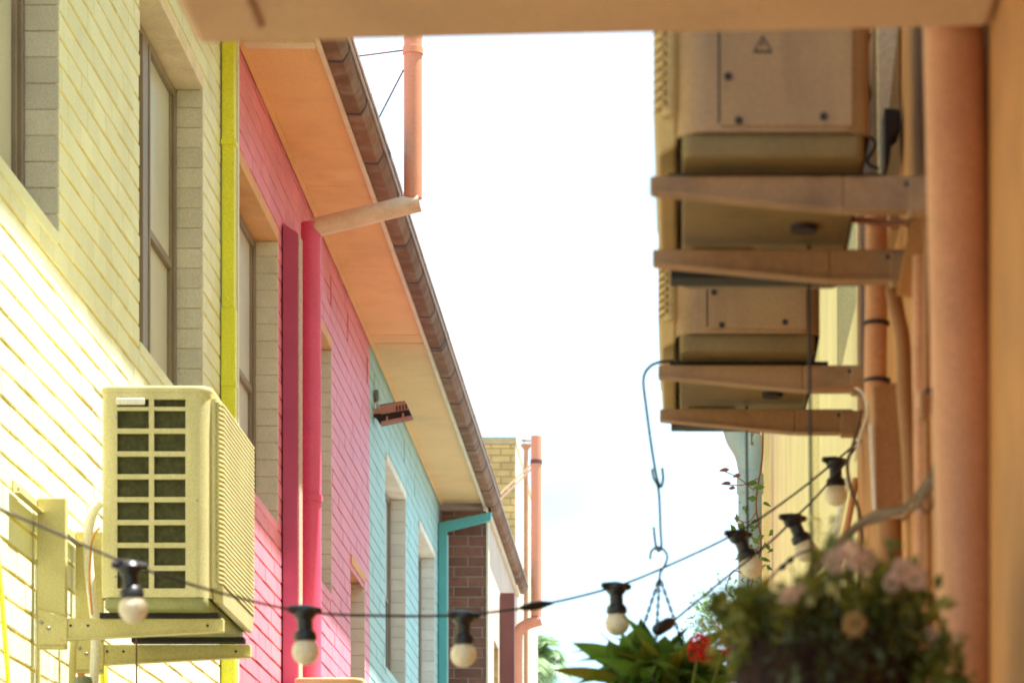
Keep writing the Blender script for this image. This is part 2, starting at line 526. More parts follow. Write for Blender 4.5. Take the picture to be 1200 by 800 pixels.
def lay_bricks(parent, cells, face, axis, sign, m, n_parts=300, proud=0.0045, name='brick', min_px=4):
    """The bricks that show largest become parts of their own, the rest one joined part."""
    ranked = []
    for c in cells:
        a, z = (c[0] + c[1]) / 2, (c[2] + c[3]) / 2
        p = Vector((face, a, z)) if axis == 'y' else Vector((a, face, z))
        fr = in_frame(p)
        area = -1
        if fr and fr[0] and not any(b[0] < fr[1] < b[1] and b[2] < fr[2] < b[3] for b in OCC):
            if axis == 'y':
                wpx = F * abs(face) * (1 / c[0] - 1 / c[1])
            else:
                wpx = F * (c[1] - c[0]) / face
            hpx = F * (c[3] - c[2]) / p.y
            if wpx >= min_px:
                area = wpx * hpx
        ranked.append((area, c))
    ranked.sort(key=lambda t: -t[0])
    parts = [c for a, c in ranked if a > 0][:n_parts]
    chosen = set(parts)
    cache = {}

    def shape(w, h, d):
        key = (round(w, 3), round(h, 3), d)
        if key not in cache:
            gg = G()
            e = 0.003
            w2, h2 = key[0] / 2, key[1] / 2
            if axis == 'y':
                gg.add([(0, -w2, -h2), (0, w2, -h2), (0, w2, h2), (0, -w2, h2),
                        (sign * d, -w2 + e, -h2 + e), (sign * d, w2 - e, -h2 + e), (sign * d, w2 - e, h2 - e), (sign * d, -w2 + e, h2 - e)],
                       [(4, 5, 6, 7), (0, 1, 5, 4), (1, 2, 6, 5), (2, 3, 7, 6), (3, 0, 4, 7)])
            else:
                gg.add([(-w2, 0, -h2), (w2, 0, -h2), (w2, 0, h2), (-w2, 0, h2),
                        (-w2 + e, sign * d, -h2 + e), (w2 - e, sign * d, -h2 + e), (w2 - e, sign * d, h2 - e), (-w2 + e, sign * d, h2 - e)],
                       [(4, 5, 6, 7), (0, 1, 5, 4), (1, 2, 6, 5), (2, 3, 7, 6), (3, 0, 4, 7)])
            cache[key] = mesh_of('brick', gg, m)
        return cache[key]
    rest = G()
    for c in cells:
        a, z = (c[0] + c[1]) / 2, (c[2] + c[3]) / 2
        d = proud + rnd.choice((-0.0015, -0.0005, 0, 0.001))
        if c in chosen:
            jz = rnd.uniform(-0.0016, 0.0016)
            rx = rnd.uniform(-0.006, 0.006)
            placed(name, shape(c[1] - c[0], c[3] - c[2], d), parent, (face, a, z + jz) if axis == 'y' else (a, face, z + jz), (rx, 0, 0) if axis == 'y' else (0, rx, 0))
        else:
            f1 = face + sign * d
            lo, hi = min(face, f1), max(face, f1)
            if axis == 'y':
                rest.box(lo, hi, c[0], c[1], c[2], c[3], skip='w' if sign > 0 else 'e')
            else:
                rest.box(c[0], c[1], lo, hi, c[2], c[3], skip='n' if sign < 0 else 's')
    if rest.v:
        o = mk('brickwork', rest, m, parent)
        o['kind'] = 'stuff'


FRX = -2.176


def window(parent, y0, y1, z0, z1, transom, m):
    """Recessed sash window in the left wall; reveal lined with bricks, lintel and sill."""
    fr = G()
    fw, fd = 0.045, 0.05
    xf = FRX
    fr.box(xf - fd, xf, y0 + 0.004, y0 + fw, z0 + 0.03, z1 - 0.008)
    fr.box(xf - fd, xf, y1 - fw, y1 - 0.012, z0 + 0.03, z1 - 0.008)
    fr.box(xf - fd, xf - 0.002, y0 + fw, y1 - fw, z1 - fw, z1 - 0.010)
    fr.box(xf - fd, xf - 0.002, y0 + fw, y1 - fw, z0 + 0.03, z0 + 0.03 + fw)
    # inner sash rails
    for a, b in ((y0 + fw, y0 + fw + 0.03), (y1 - fw - 0.03, y1 - fw)):
        fr.box(xf - 0.04, xf - 0.014, a, b, z0 + 0.075, z1 - fw)
    if transom:
        fr.box(xf - 0.04, xf - 0.008, y0 + fw + 0.03, y1 - fw - 0.03, transom - 0.018, transom + 0.018)
    if transom:
        ym = (y0 + y1) / 2
        fr.box(xf - 0.045, xf + 0.004, ym - 0.10, ym + 0.03, z0 + 0.076, z1 - fw - 0.001)
        fr.box(xf - 0.042, xf + 0.010, ym + 0.030, ym + 0.055, z0 + 0.077, z1 - fw - 0.002)
    w = mk('window', fr, M['frame'], parent, bevel=0.004)
    ts = [z0 + 0.06, transom, z1 - 0.03] if transom else [z0 + 0.06, z1 - 0.03]
    for i in range(len(ts) - 1):
        pg = G()
        xo = xf - 0.030 if i == 0 else xf - 0.022
        pg.box(xo - 0.006, xo, y0 + 0.02, y1 - 0.02, ts[i], ts[i + 1])
        mk('pane', pg, M['pane'], w)
    sg = G()
    sg.box(xf - 0.05, WX + 0.002, y0 + 0.003, y1 - 0.003, z0 - 0.02, z0 + 0.028)
    mk('sill', sg, m, parent, bevel=0.004)
    lg = G()
    lg.box(xf - 0.05, WX + 0.006, y0 - 0.0, y1 - 0.0, z1 - 0.007, z1 + 0.05)
    mk('lintel', lg, M['lintel_p'] if 'pink' in parent.name else M['lintel'], parent)
    jb = G()
    jb.box(xf - 0.05, WX - 0.010, y1 - 0.006, y1 + 0.02, z0 + 0.028, z1 - 0.008)
    mk('reveal', jb, M['jamb_joint'], parent)
    k = round((z0 - C0) / CH)
    z = C0 + k * CH
    while z < z1 - 0.03:
        za, zb = max(z + 0.0025, z0 + 0.03), min(z + CH - 0.0025, z1 - 0.012)
        b = G()
        b.box(xf + 0.001, WX + 0.004, y1 - 0.0095 - rnd.random() * 0.0012, y1 + 0.004, za, zb)
        mk('reveal_brick', b, M['jamb'], parent, bevel=0.002)
        z += CH


def house(name, label, y0, y1, m, mj, wins, vents=(), off=0.0, zlo=GZ, n_parts=300):
    t = thing(name, label, 'house', (WX - 0.1, (y0 + y1) / 2, GZ))
    holes = [(w[0], w[1], w[2], w[3]) for w in wins]
    vholes = holes
    g = wall_grid(G(), WX - 0.008, 'y', y0, y1, zlo, EAVE + 0.1, holes, 0.26, 1)
    mk('wall', g, mj, t)
    cells = brick_cells(y0, y1, 0.4, EAVE, vholes + [(v[0] - 0.03, v[0] + 0.03, v[1] - 0.09, v[1] + 0.09) for v in vents], off)
    lay_bricks(t, cells, WX - 0.008, 'y', 1, m, n_parts)
    lo = G()
    lo.box(WX - 0.012, WX, y0 + 0.001, y1 - 0.001, zlo, 0.39)
    mk('plinth', lo, m, t)
    for w in wins:
        window(t, *w, m)
    for vy, vz in vents:
        vg = G()
        vg.box(WX - 0.03, WX - 0.006, vy - 0.022, vy + 0.022, vz - 0.085, vz + 0.085)
        mk('wall_vent', vg, mj, t)
    # roof with fascia, soffit sheets, gutter lengths
    rg = G()
    rg.extrude_y([(-1.60, EAVE + 0.10), (-1.60, EAVE + 0.13), (-7.0, EAVE + 1.9), (-7.0, EAVE + 1.86)], y0, y1)
    mk('roof', rg, M['roof'], t)
    return t


FX0, FX1 = -1.702, -1.674


def eaves(t, y0, y1, seams, panels):
    fg = G()
    fg.box(FX0, FX1, y0, y1, EAVE - 0.022, EAVE + 0.09)
    mk('fascia', fg, M['cream'], t, bevel=0.003)
    bd = G()
    bd.box(WX + 0.001, WX + 0.026, y0, y1, EAVE - 0.010, EAVE - 0.001)
    ms = M['soffit_p'] if 'pink' in t.name else M['soffit']
    mk('cornice_bead', bd, ms, t, bevel=0.003)
    e = [y0] + [p for p in panels if y0 < p < y1] + [y1]
    for i in range(len(e) - 1):
        s = G()
        s.box(WX, FX0 - 0.001, e[i] + 0.003, e[i + 1] - 0.003, EAVE + rnd.random() * 0.004, EAVE + 0.02)
        mk('soffit_panel', s, ms, t)
    b = G()
    b.box(WX, FX0 - 0.002, y0, y1, EAVE + 0.021, EAVE + 0.03)
    mk('soffit_backing', b, M['lintel'], t)
    q = [y0] + [p for p in seams if y0 < p < y1] + [y1]
    for i in range(len(q) - 1):
        prof = [(-1.668, 4.80), (-1.668, 4.693), (-1.606, 4.691), (-1.598, 4.694), (-1.576, 4.728), (-1.572, 4.736), (-1.570, 4.775)]
        inner = [(x - 0.004 * (1 if x > -1.66 else -1), z + 0.004) for x, z in reversed(prof)]
        jx, jz = rnd.uniform(-0.002, 0.002), rnd.uniform(-0.002, 0.002)
        gp = G().extrude_y([(x + jx, z + jz) for x, z in prof + inner], q[i] + 0.004, q[i + 1] + 0.012)
        o = mk('gutter_length', gp, M['gutter'], t, smooth=28)
        rl = G().tube([(-1.562 + jx, q[i] + 0.006, 4.768), (-1.562 + jx, q[i + 1] + 0.006, 4.768)], 0.008, 8)
        gp2 = G()
        gp2.box(-1.556 + jx, -1.548 + jx, q[i] + 0.006, q[i + 1] + 0.006, 4.775, 4.80)
        mk('drip_edge', gp2, M['gutter'], o)
        mk('rolled_lip', rl, M['lip'], o, smooth=50)
        cl = G()
        cl.extrude_y([(x + jx + (0.003 if x > -1.6 else 0), z + jz - (0.003 if z < 4.71 else 0)) for x, z in prof + inner], q[i + 1] - 0.012, q[i + 1] + 0.013)
        mk('joint_strap', cl, M['strap'], o, smooth=28)


SEAMS = [14.55, 15.43, 16.29, 17.19, 18.06, 18.94, 19.83, 20.75, 21.74, 22.6, 23.5, 24.4, 25.3, 26.2, 27.1, 28.0, 28.9, 29.8, 30.7, 31.6, 32.4]
PANELS = [8.8, 10.6, 12.4, 14.2, 15.97, 17.75, 19.55, 21.4, 23.2, 25.0, 26.8]
Y_YP, Y_PT, Y_TE = 14.98, 21.64, 27.86
SILL, HEAD = C0 + 8 * CH, C0 + 25 * CH
TR = 3.39
yel = house('yellow_brick_house', 'pale yellow painted brick house front with two tall grey windows, nearest on the left', 3.0, Y_YP, M['yellow'], M['yellow_joint'],
            [(5.5, 7.1, SILL, HEAD, TR), (9.24, 10.84, SILL, HEAD, None), (12.49, 14.09, SILL, HEAD, TR)])
eaves(yel, 3.0, Y_YP, SEAMS, PANELS)
pnk = house('pink_brick_house', 'bright pink painted brick house between the yellow and the teal one', Y_YP, Y_PT, M['pink'], M['pink_joint'],
            [(15.1, 16.7, SILL, HEAD, TR), (17.66, 19.26, SILL, HEAD, TR), (20.42, 21.28, 1.2, C0 + 12.5 * CH, None)],
            [(15.28, 4.36), (19.27 - 0.05 + 0.05, 4.50), (20.25, 4.50), (21.5, 4.5)], 0.07)
eaves(pnk, Y_YP, Y_PT, SEAMS, PANELS)
tea = house('teal_brick_house', 'pale teal painted brick house beyond the pink one', Y_PT, Y_TE, M['teal'], M['teal_joint'],
            [(22.81, 24.41, SILL, HEAD, TR), (25.66, 27.26, SILL, HEAD, TR)],
            [(22.0, 4.5), (24.35, 4.5), (25.3, 4.45)], 0.03)
eaves(tea, Y_PT, Y_TE, SEAMS, PANELS)

# end trim where the pink eaves begin, and corner strip
g = G()
g.box(WX + 0.031, FX0 - 0.002, Y_YP + 0.16, Y_YP + 0.25, EAVE - 0.030, EAVE - 0.002)
mk('soffit_end_trim', g, M['cream'], pnk, bevel=0.004)

# yellow-green rectangular downpipe on the boundary
g = G()
xo = XW(275.5, 14.66)
g.box(WX + 0.0005, xo, 14.66, 14.74, GZ, 3.36)
g.box(WX + 0.004, xo - 0.004, 14.662, 14.736, 3.36, 4.69)
mk('downpipe', g, M['ydown'], yel, bevel=0.004)
for zq in (3.02, 4.1):
    g = G()
    g.box(WX + 0.0003, xo + 0.003, 14.655, 14.741, zq - 0.012, zq + 0.012)
    mk('pipe_strap', g, M['ydown'], yel, bevel=0.002)
g = G()
g.box(WX + 0.03, xo + 0.003, 14.742, 14.775, GZ, 4.685)
mk('corner_strip', g, M['white'], yel)

# flat dark pink boxed duct and round downpipe beside it
g = G()
x1 = XW(349, 16.9)
g.hexa([(WX + 0.003, 16.9, GZ), (x1, 16.9, GZ), (x1, 17.06, GZ), (WX + 0.003, 17.06, GZ),
        (WX + 0.003, 16.9, 4.31), (x1, 16.9, 4.255), (x1, 17.06, 4.255), (WX + 0.003, 17.06, 4.31)])
mk('boxed_duct', g, M['duct'], pnk, bevel=0.003)
g = G()
g.box(x1 + 0.001, x1 + 0.007, 16.905, 17.05, GZ, 4.25)
mk('lit_duct_edge', g, M['flower'], pnk)  # pale strip stands in for light on the duct's outer edge
PYP = 17.35
pr = 0.0545
xc = XW(364.5, PYP)
g = G()
g.tube([(xc, PYP, GZ), (xc, PYP, 2.93), (xc, PYP, 4.42)], pr, 24)
rp_ = mk('round_downpipe', g, M['pdown'], pnk, smooth=40)
g = G()
g.lathe([(pr + 0.001, -0.018), (pr + 0.008, -0.016), (pr + 0.008, 0.016), (pr + 0.001, 0.018)], (xc, PYP, ZW(584, PYP)), 24)
g.box(WX, xc - pr, PYP - 0.012, PYP + 0.012, ZW(584, PYP) - 0.012, ZW(584, PYP) + 0.012)
mk('pipe_collar', g, M['pdown'], rp_, smooth=40)


def vent_stack(y, xc_wall, z_wall, xr, z_elb, z_top, label, m_arm, r=0.054):
    t = thing('vent_stack', label, 'vent pipe', (xr, y, z_elb), 'orange vent stacks along the eaves')
    g = G()
    a = Vector((xc_wall, y, z_wall))
    b = Vector((xr + 0.035, y, z_elb))
    g.tube([a, b], r * 1.02, 24)
    mk('offset_pipe', g, m_arm, t, smooth=40)
    g = G()
    g.tube([(xr, y, z_elb + 0.02), (xr, y, z_top)], r, 24)
    mk('riser', g, M['vent'], t, smooth=40)
    return t


vs = vent_stack(PYP, xc, ZW(268, PYP), XW(484, PYP), ZW(237, PYP), 5.75, 'orange vent pipe above the pink house, rising past the gutter from a sloping pale arm', M['vpale'], 0.049)
ycol = ZW(60, PYP)
g = G()
g.lathe([(0.050, -0.02), (0.055, -0.018), (0.055, 0.018), (0.050, 0.02)], (XW(484, PYP), PYP, ycol), 24)
mk('collar', g, M['vent'], vs, smooth=40)
for (pa, pb) in (((474, 59), (400, 58)), ((473, 82), (430, 150))):
    g = G()
    a, b = P(*pa, PYP), P(*pb, PYP)
    b.y += 0.15
    g.tube([a, b], 0.0045, 6)
    mk('stay_rod', g, M['brown_pipe'], vs)

# ------------------------------------------------------------------ teal downpipe at the end of the teal house
YT = 27.68
g = G()
xa = XW(518.5, YT)
g.extrude_y([(xa - 0.036, GZ), (xa + 0.036, GZ), (xa + 0.036, ZW(622, YT)), (XW(575, YT), ZW(609, YT)), (XW(576, YT), ZW(599, YT)), (xa - 0.036, ZW(612, YT))], YT, YT + 0.075)
mk('teal_downpipe', g, M['tdown'], tea, bevel=0.006)
g = G()
g.box(xa + 0.0365, xa + 0.046, YT + 0.02, YT + 0.06, GZ, ZW(626, YT))
mk('downpipe_strip', g, M['teal'], tea)

# ------------------------------------------------------------------ red brick house
YB = 27.9
XB = -1.672
t = thing('red_brick_house', 'house with a red brick end wall and rendered cream side behind the teal downpipe', 'house', (XB, 30, GZ))
g = wall_grid(G(), YB + 0.006, 'x', -6.0, XB, GZ, EAVE - 0.05, [], 0.25, -1)
mk('end_wall', g, M['grey_joint'], t)
cells = brick_cells(WX + 0.02, XB - 0.004, 0.4, EAVE - 0.06, [], 0.10, c0=C0 + 0.02, jv=0.011)
lay_bricks(t, cells, YB + 0.006, 'x', -1, M['red_brick'], 120, 0.007)
holes = [(29.0, 29.75, -1.0, 3.72), (31.2, 32.0, 1.5, 3.9)]
g = wall_grid(G(), XB, 'y', YB + 0.02, 33.4, GZ, EAVE - 0.02, holes, 0.3, 1)
mk('side_wall', g, M['render'], t)
g = G()
g.box(XB + 0.001, XB + 0.018, YB - 0.006, YB + 0.10, GZ, EAVE - 0.08)
mk('corner_board', g, M['cream'], t)
for h in holes:
    g = G()
    g.box(XB - 0.2, XB - 0.12, h[0] + 0.01, h[1] - 0.01, h[2], h[3] - 0.01)
    w = mk('window', g, M['frame'], t)
    z = h[3] - 0.09
    while z > 2.9:
        b = G()
        b.box(XB - 0.115, XB - 0.004, h[1] - 0.014, h[1] + 0.005, z, z + 0.076)
        mk('reveal_brick', b, M['orange_brick'], t)
        z -= CH
g = G()
g.box(FX0 + 0.006, FX1 + 0.004, Y_TE + 0.002, 33.0, EAVE - 0.06, EAVE + 0.09)
mk('fascia', g, M['cream'], t, bevel=0.003)
g = G()
g.box(FX1 + 0.0045, FX1 + 0.03, Y_TE + 0.3, 33.0, EAVE - 0.075, EAVE - 0.03)
mk('fascia_batten', g, M['cream'], t)
g = G()
g.extrude_y([(-1.60, EAVE + 0.10), (-1.60, EAVE + 0.13), (-7.0, EAVE + 1.9), (-7.0, EAVE + 1.86)], Y_TE + 0.002, 33.2)
mk('roof', g, M['roof'], t)
q = [Y_TE + 0.01] + [s for s in SEAMS if s > Y_TE + 0.1] + [33.1]
for i in range(len(q) - 1):
    prof = [(-1.640, 4.80), (-1.640, 4.693), (-1.602, 4.691), (-1.594, 4.694), (-1.574, 4.728), (-1.570, 4.736), (-1.568, 4.775)]
    inner = [(x - 0.004 * (1 if x > -1.635 else -1), z + 0.004) for x, z in reversed(prof)]
    o = mk('gutter_length', G().extrude_y(prof + inner, q[i] + 0.004, q[i + 1] + 0.012), M['gutter'], t, smooth=28)
    rl = G().tube([(-1.560, q[i] + 0.006, 4.768), (-1.560, q[i + 1] + 0.006, 4.768)], 0.008, 8)
    mk('rolled_lip', rl, M['lip'], o, smooth=50)
g = G()
yb = 29.9
g.box(XB + 0.005, XW(599, yb) + 0.03, yb, yb + 0.09, GZ, ZW(694, yb))
mk('brown_downpipe', g, M['brown_pipe'], t, bevel=0.004)

# far vent stack and the thin cowled flue beside it
YV = 32.4
fs = thing('vent_stack', 'orange vent pipe at the far end of the eaves, before the orange brick wall', 'vent pipe', (XW(628.5, YV), YV, ZW(730, YV)), 'orange vent stacks along the eaves')
g = G()
g.tube([P(628.5, 722, YV), P(628.5, 511, YV)], 0.054, 24)
mk('riser', g, M['vent'], fs, smooth=40)
g = G()
g.tube(smooth_pts([P(606, 830, YV), P(606, 752, YV), P(609, 738, YV), P(618, 731, YV), P(634, 726, YV)], 5), 0.056, 20)
g.tube([P(606, 1300, YV), P(606, 830, YV)], 0.056, 20)
mk('offset_pipe', g, M['vent'], fs, smooth=40)
g = G()
g.lathe([(0.055, -0.02), (0.060, -0.018), (0.060, 0.018), (0.055, 0.02)], P(628.5, 541, YV), 24)
mk('collar', g, M['brown_pipe'], fs, smooth=40)
for dy in (0, 5):
    g = G()
    a, b = P(625, 542 + dy, YV), P(582, 571 + dy * 1.5, YV)
    b.y += 0.4
    g.tube([a, b], 0.011, 6)
    mk('stay_rod', g, M['cream'], fs)
YC = 34.5
fl = thing('flue', 'thin dull orange flue with a pointed cowl, left of the far vent pipe', 'flue', P(616.5, 1260, YC))
g = G()
g.tube([P(616.5, 1415, YC), P(616.5, 523, YC)], 0.026, 14)
mk('flue_pipe', g, M['rpipe'], fl, smooth=40)
g = G()
g.lathe([(0.028, -0.04), (0.058, 0.0), (0.058, 0.012), (0.02, 0.015)], P(616.5, 522, YC), 16)
mk('cowl_cup', g, M['rpipe'], fl, smooth=40)
g = G()
g.lathe([(0.058, 0.0), (0.052, 0.01), (0.012, 0.035), (0.003, 0.08)], P(616.5, 516, YC), 16)
for k in range(3):
    a = 2 * PI * k / 3 + 0.3
    c = P(616.5, 522, YC)
    g.box(c.x + 0.04 * math.cos(a) - 0.003, c.x + 0.04 * math.cos(a) + 0.003, c.y + 0.04 * math.sin(a) - 0.003, c.y + 0.04 * math.sin(a) + 0.003, c.z + 0.01, c.z + 0.06)
mk('cowl_cap', g, M['rpipe'], fl, smooth=40)

# ------------------------------------------------------------------ tall orange brick building
YO, XO, ZO = 40.0, -2.05, ZW(512, 40.0)
t = thing('orange_brick_building', 'tall flat topped orange and tan brick building behind the end of the roofs', 'building', (XO, 43, GZ))
g = G()
g.box(-8, XO, YO + 0.008, 46, GZ, ZO - 0.02)
mk('wall', g, M['tan_joint'], t)
cells = brick_cells(-2.75, XO + 0.006, 4.9, ZO - 0.09, [], 0.05, jv=0.010)
lay_bricks(t, cells, YO + 0.008, 'x', -1, M['orange_brick'], 150, 0.014)
cells = brick_cells(YO, 46, 2.0, ZO - 0.09, [], 0.05, jv=0.010)
lay_bricks(t, cells, XO, 'y', 1, M['cream'], 0, 0.014)
g = G()
g.box(-8, XO + 0.02, YO - 0.012, 46, ZO - 0.085, ZO)
mk('coping', g, M['tan_joint'], t)

# ------------------------------------------------------------------ floodlight on the teal wall
YL = 21.95
t = thing('floodlight', 'small pinkish brown floodlight with dark cooling fins, jutting from the top of the teal wall', 'floodlight', P(440, 480, YL))
g = G()
g.box(WX + 0.001, XW(443.5, YL), YL - 0.02, YL + 0.06, ZW(470, YL), ZW(457, YL))
mk('junction_box', g, M['greybox'], t, bevel=0.004)
g = G()
g.box(XW(436.8, YL), XW(439.3, YL), YL, YL + 0.02, ZW(486, YL), ZW(471, YL))
g.box(XW(440.5, YL), XW(443.5, YL), YL, YL + 0.02, ZW(480, YL), ZW(469, YL))
mk('arm', g, M['white'], t)


def slab_px(pts, y, d, m, name, dz=0.0):
    g = G()
    n = len(pts)
    a = [P(p[0], p[1], y) for p in pts]
    b = [v + Vector((0, d, dz)) for v in a]
    g.add(a + b, [tuple(range(n)), tuple(reversed(range(n, 2 * n)))] + [(i, n + i, n + (i + 1) % n, (i + 1) % n) for i in range(n)])
    return mk(name, g, m, t)


slab_px([(444, 474), (474, 469.5), (481.5, 485), (483, 490), (446, 498), (441, 490), (435, 486), (435, 479), (445, 479)], YL - 0.02, 0.10, M['dark'], 'housing', 0.01)
slab_px([(444.5, 475), (474.5, 470), (478.5, 479.5), (446.5, 485)], YL - 0.035, 0.015, M['lamp'], 'upper_plate')
slab_px([(447, 493.5), (482, 486.5), (483, 490.5), (446, 498)], YL - 0.037, 0.016, M['lamp'], 'lower_plate')
slab_px([(435, 479.5), (445.5, 479), (446, 484), (435, 485)], YL - 0.033, 0.012, M['lamp'], 'side_plate')
for k in range(4):
    x = 464 + k * 3.7
    slab_px([(x, 475.5 - k * 0.7), (x + 1.7, 475.2 - k * 0.7), (x + 1.9, 481 - k * 0.7), (x + 0.2, 481.3 - k * 0.7)], YL - 0.038, 0.002, M['dark'], 'cooling_slot')
for x in (453.4, 472.2):
    slab_px([(x - 1, 487.5 - (x - 453) * 0.2), (x + 1, 487.5 - (x - 453) * 0.2), (x + 1, 492.5 - (x - 453) * 0.2), (x - 1, 492.5 - (x - 453) * 0.2)], YL - 0.0375, 0.012, M['lamp'], 'rib')

# ------------------------------------------------------------------ air conditioners (own coordinates: +x front, base at z 0)
AD, AW, AH = 0.345, 0.86, 0.70


def rounded(x0, x1, y0, y1, r, n=5, corners=(1, 1, 1, 1)):
    out = []
    for (cx, cy, a0, on) in ((x1 - r, y1 - r, 0, corners[0]), (x0 + r, y1 - r, PI / 2, corners[1]), (x0 + r, y0 + r, PI, corners[2]), (x1 - r, y0 + r, 1.5 * PI, corners[3])):
        for k in range(n + 1):
            a = a0 + PI / 2 * k / n
            out.append((cx + r * math.cos(a), cy + r * math.sin(a)))
    return out


def make_ac(label, group, A='ac', B='acbase', AD=0.345, FR='ac'):
    t = thing('air_conditioner', label, 'air conditioner', (0, 0, 0), group)
    hx, hy = AD / 2, AW / 2
    # casing: rounded prism, open where the side grille sits
    r = 0.045
    prof = rounded(-hx, hx, -hy, hy, r, 6)
    n = len(prof)
    g = G()
    zb, zt = 0.036, AH - 0.012
    vsx = [(x, y, zb) for x, y in prof] + [(x, y, zt) for x, y in prof]
    fsx = []
    for i in range(n):
        j = (i + 1) % n
        if abs(prof[i][1] + hy) < 1e-6 and abs(prof[j][1] + hy) < 1e-6:
            continue
        fsx.append((i, j, n + j, n + i))
    g.add(vsx, fsx)
    mk('casing', g, M[A], t, smooth=35)
    g = G()
    g.extrude_z(rounded(-hx - 0.004, hx + 0.004, -hy - 0.004, hy + 0.004, r + 0.003, 6), AH - 0.022, AH)
    mk('top_cover', g, M[A], t, smooth=35, bevel=0.006)
    # side grille with openings
    xa, xb = -hx + r, hx - r
    cols = [(-hx + 0.053, -hx + 0.153), (-hx + 0.169, -hx + 0.268)]
    pitch, oh = 0.0718, 0.056
    rows = [(AH - 0.066, AH - 0.042)] + [(AH - 0.134 - pitch * k, AH - 0.134 - pitch * k + oh) for k in range(8)]
    holes = [(c[0], c[1], q[0], q[1]) for c in cols for q in rows]
    g = wall_grid(G(), -hy, 'x', xa, xb, zb, zt, holes, 0.012, -1)
    sg = mk('side_grille', g, M[A], t)
    g = G()
    g.box(xa + 0.002, xb - 0.002, -hy + 0.022, -hy + 0.03, zb, zt - 0.02)
    mk('condenser_coil', g, M['coil'], t)
    g = G()
    for k in range(46):
        x = xa + 0.006 + k * (xb - xa - 0.012) / 45
        g.box(x - 0.0006, x + 0.0006, -hy + 0.016, -hy + 0.0215, zb + 0.01, zt - 0.03, skip='n')
    o = mk('coil_fins', g, M['coil'], t)
    o['kind'] = 'stuff'
    g = G()
    g.box(cols[0][0] - 0.002, cols[0][1] - 0.012, -hy - 0.010, -hy + 0.006, rows[0][0] + 0.006, rows[0][1] + 0.002)
    mk('grip', g, M['white'], sg, bevel=0.003)
    for (sx, sz) in ((xa + 0.008, 0.60), (xa + 0.004, 0.10), (xb + 0.005, 0.34)):
        g = G()
        g.lathe([(0.004, 0), (0.004, 0.002)], (sx, -hy + 0.001, sz), 8, (0, -1, 0))
        mk('screw', g, M['steel'], t)
    # front frame and louvers
    fr = G()
    z0, z1 = 0.085, AH - 0.05
    fr.extrude_z(rounded(hx - 0.004, hx + 0.022, -hy + 0.03, hy - 0.03, 0.012, 3), z0 - 0.015, z1 + 0.015)
    mk('front_frame', fr, M[FR], t, smooth=35)
    lv = G()
    k = 0
    z = z0
    while z < z1:
        # each louver wraps round its ends
        ya, yb2, xo2 = -hy + 0.028, hy - 0.028, hx + 0.036
        pts = [(hx + 0.020, ya, z), (hx + 0.026, ya + 0.002, z), (xo2, ya + 0.035, z), (xo2, yb2 - 0.035, z), (hx + 0.026, yb2 - 0.002, z), (hx + 0.020, yb2, z)]
        th = 0.0072
        vs2 = []
        for (x, y, zz) in pts:
            vs2 += [(x, y, zz), (x, y, zz + th), (x - 0.012, y, zz + th), (x - 0.012, y, zz)]
        fs2 = []
        for i in range(len(pts) - 1):
            for e in range(4):
                fs2.append((i * 4 + e, i * 4 + (e + 1) % 4, (i + 1) * 4 + (e + 1) % 4, (i + 1) * 4 + e))
        lv.add(vs2, fs2)
        z += 0.0148
    o = mk('front_louvers', lv, M[FR], t)
    o['kind'] = 'stuff'
    g = G()
    g.hexa([(hx + 0.0, -hy + 0.06, 0.03), (hx + 0.03, -hy + 0.08, 0.02), (hx + 0.03, hy - 0.08, 0.02), (hx, hy - 0.06, 0.03),
            (hx + 0.0, -hy + 0.03, 0.085), (hx + 0.034, -hy + 0.05, 0.082), (hx + 0.034, hy - 0.05, 0.082), (hx, hy - 0.03, 0.085)])
    mk('front_lip', g, M[FR], t, bevel=0.006)
    # base pan, feet, drain
    g = G()
    g.extrude_z(rounded(-hx + 0.010, hx - 0.008, -hy + 0.008, hy - 0.008, 0.016, 3), 0.0, 0.040)
    mk('base_pan', g, M[B], t, smooth=35, bevel=0.005)
    for y in (-0.30, 0.30):
        g = G()
        g.box(-hx - 0.02, hx + 0.012, y - 0.03, y + 0.03, -0.016, 0.001)
        mk('foot', g, M['rubber'], t)
    g = G()
    g.lathe([(0.022, -0.010), (0.022, 0.0)], (-0.06, 0.02, 0.0), 14)
    mk('drain', g, M['dark'], t)
    g = G()
    g.box(0.02, 0.12, -0.16, -0.13, -0.004, 0.001)
    mk('pan_rib', g, M[B], t)
    g = G()
    g.box(-0.13, -0.03, 0.12, 0.14, -0.004, 0.001)
    mk('pan_rib', g, M[B], t)
    # service panel on the other end
    px0, px1 = -hx + 0.028, hx - 0.066
    g = G()
    g.box(px0, px1, hy - 0.002, hy + 0.004, 0.044, AH - 0.03)
    sp = mk('service_panel', g, M[A], t, bevel=0.002)
    for (sx, sz) in ((px1 - 0.011, 0.118), (px1 - 0.027, 0.052), (px0 + 0.044, 0.058)):
        g = G()
        g.lathe([(0.006, 0), (0.006, 0.003)], (sx, hy + 0.004, sz), 8, (0, 1, 0))
        mk('screw', g, M['dark'], sp)
    g = G()
    g.box(-0.05, 0.03, hy + 0.0045, hy + 0.006, 0.192, 0.212)
    mk('rating_sticker', g, M['pale'], sp)
    g = G()      # triangular warning mark with a bolt
    cx, cz, s = px1 - 0.063, 0.166, 0.026
    tri = [(cx - s / 1.7, cz - s / 2), (cx + s / 1.7, cz - s / 2), (cx, cz + s / 1.8)]
    inn = [(cx + (x - cx) * 0.68, cz + (z - cz) * 0.66 - 0.0006) for x, z in tri]
    yy = hy + 0.0046
    g.add([(x, yy, z) for x, z in tri + inn], [(i, (i + 1) % 3, 3 + (i + 1) % 3, 3 + i) for i in range(3)])
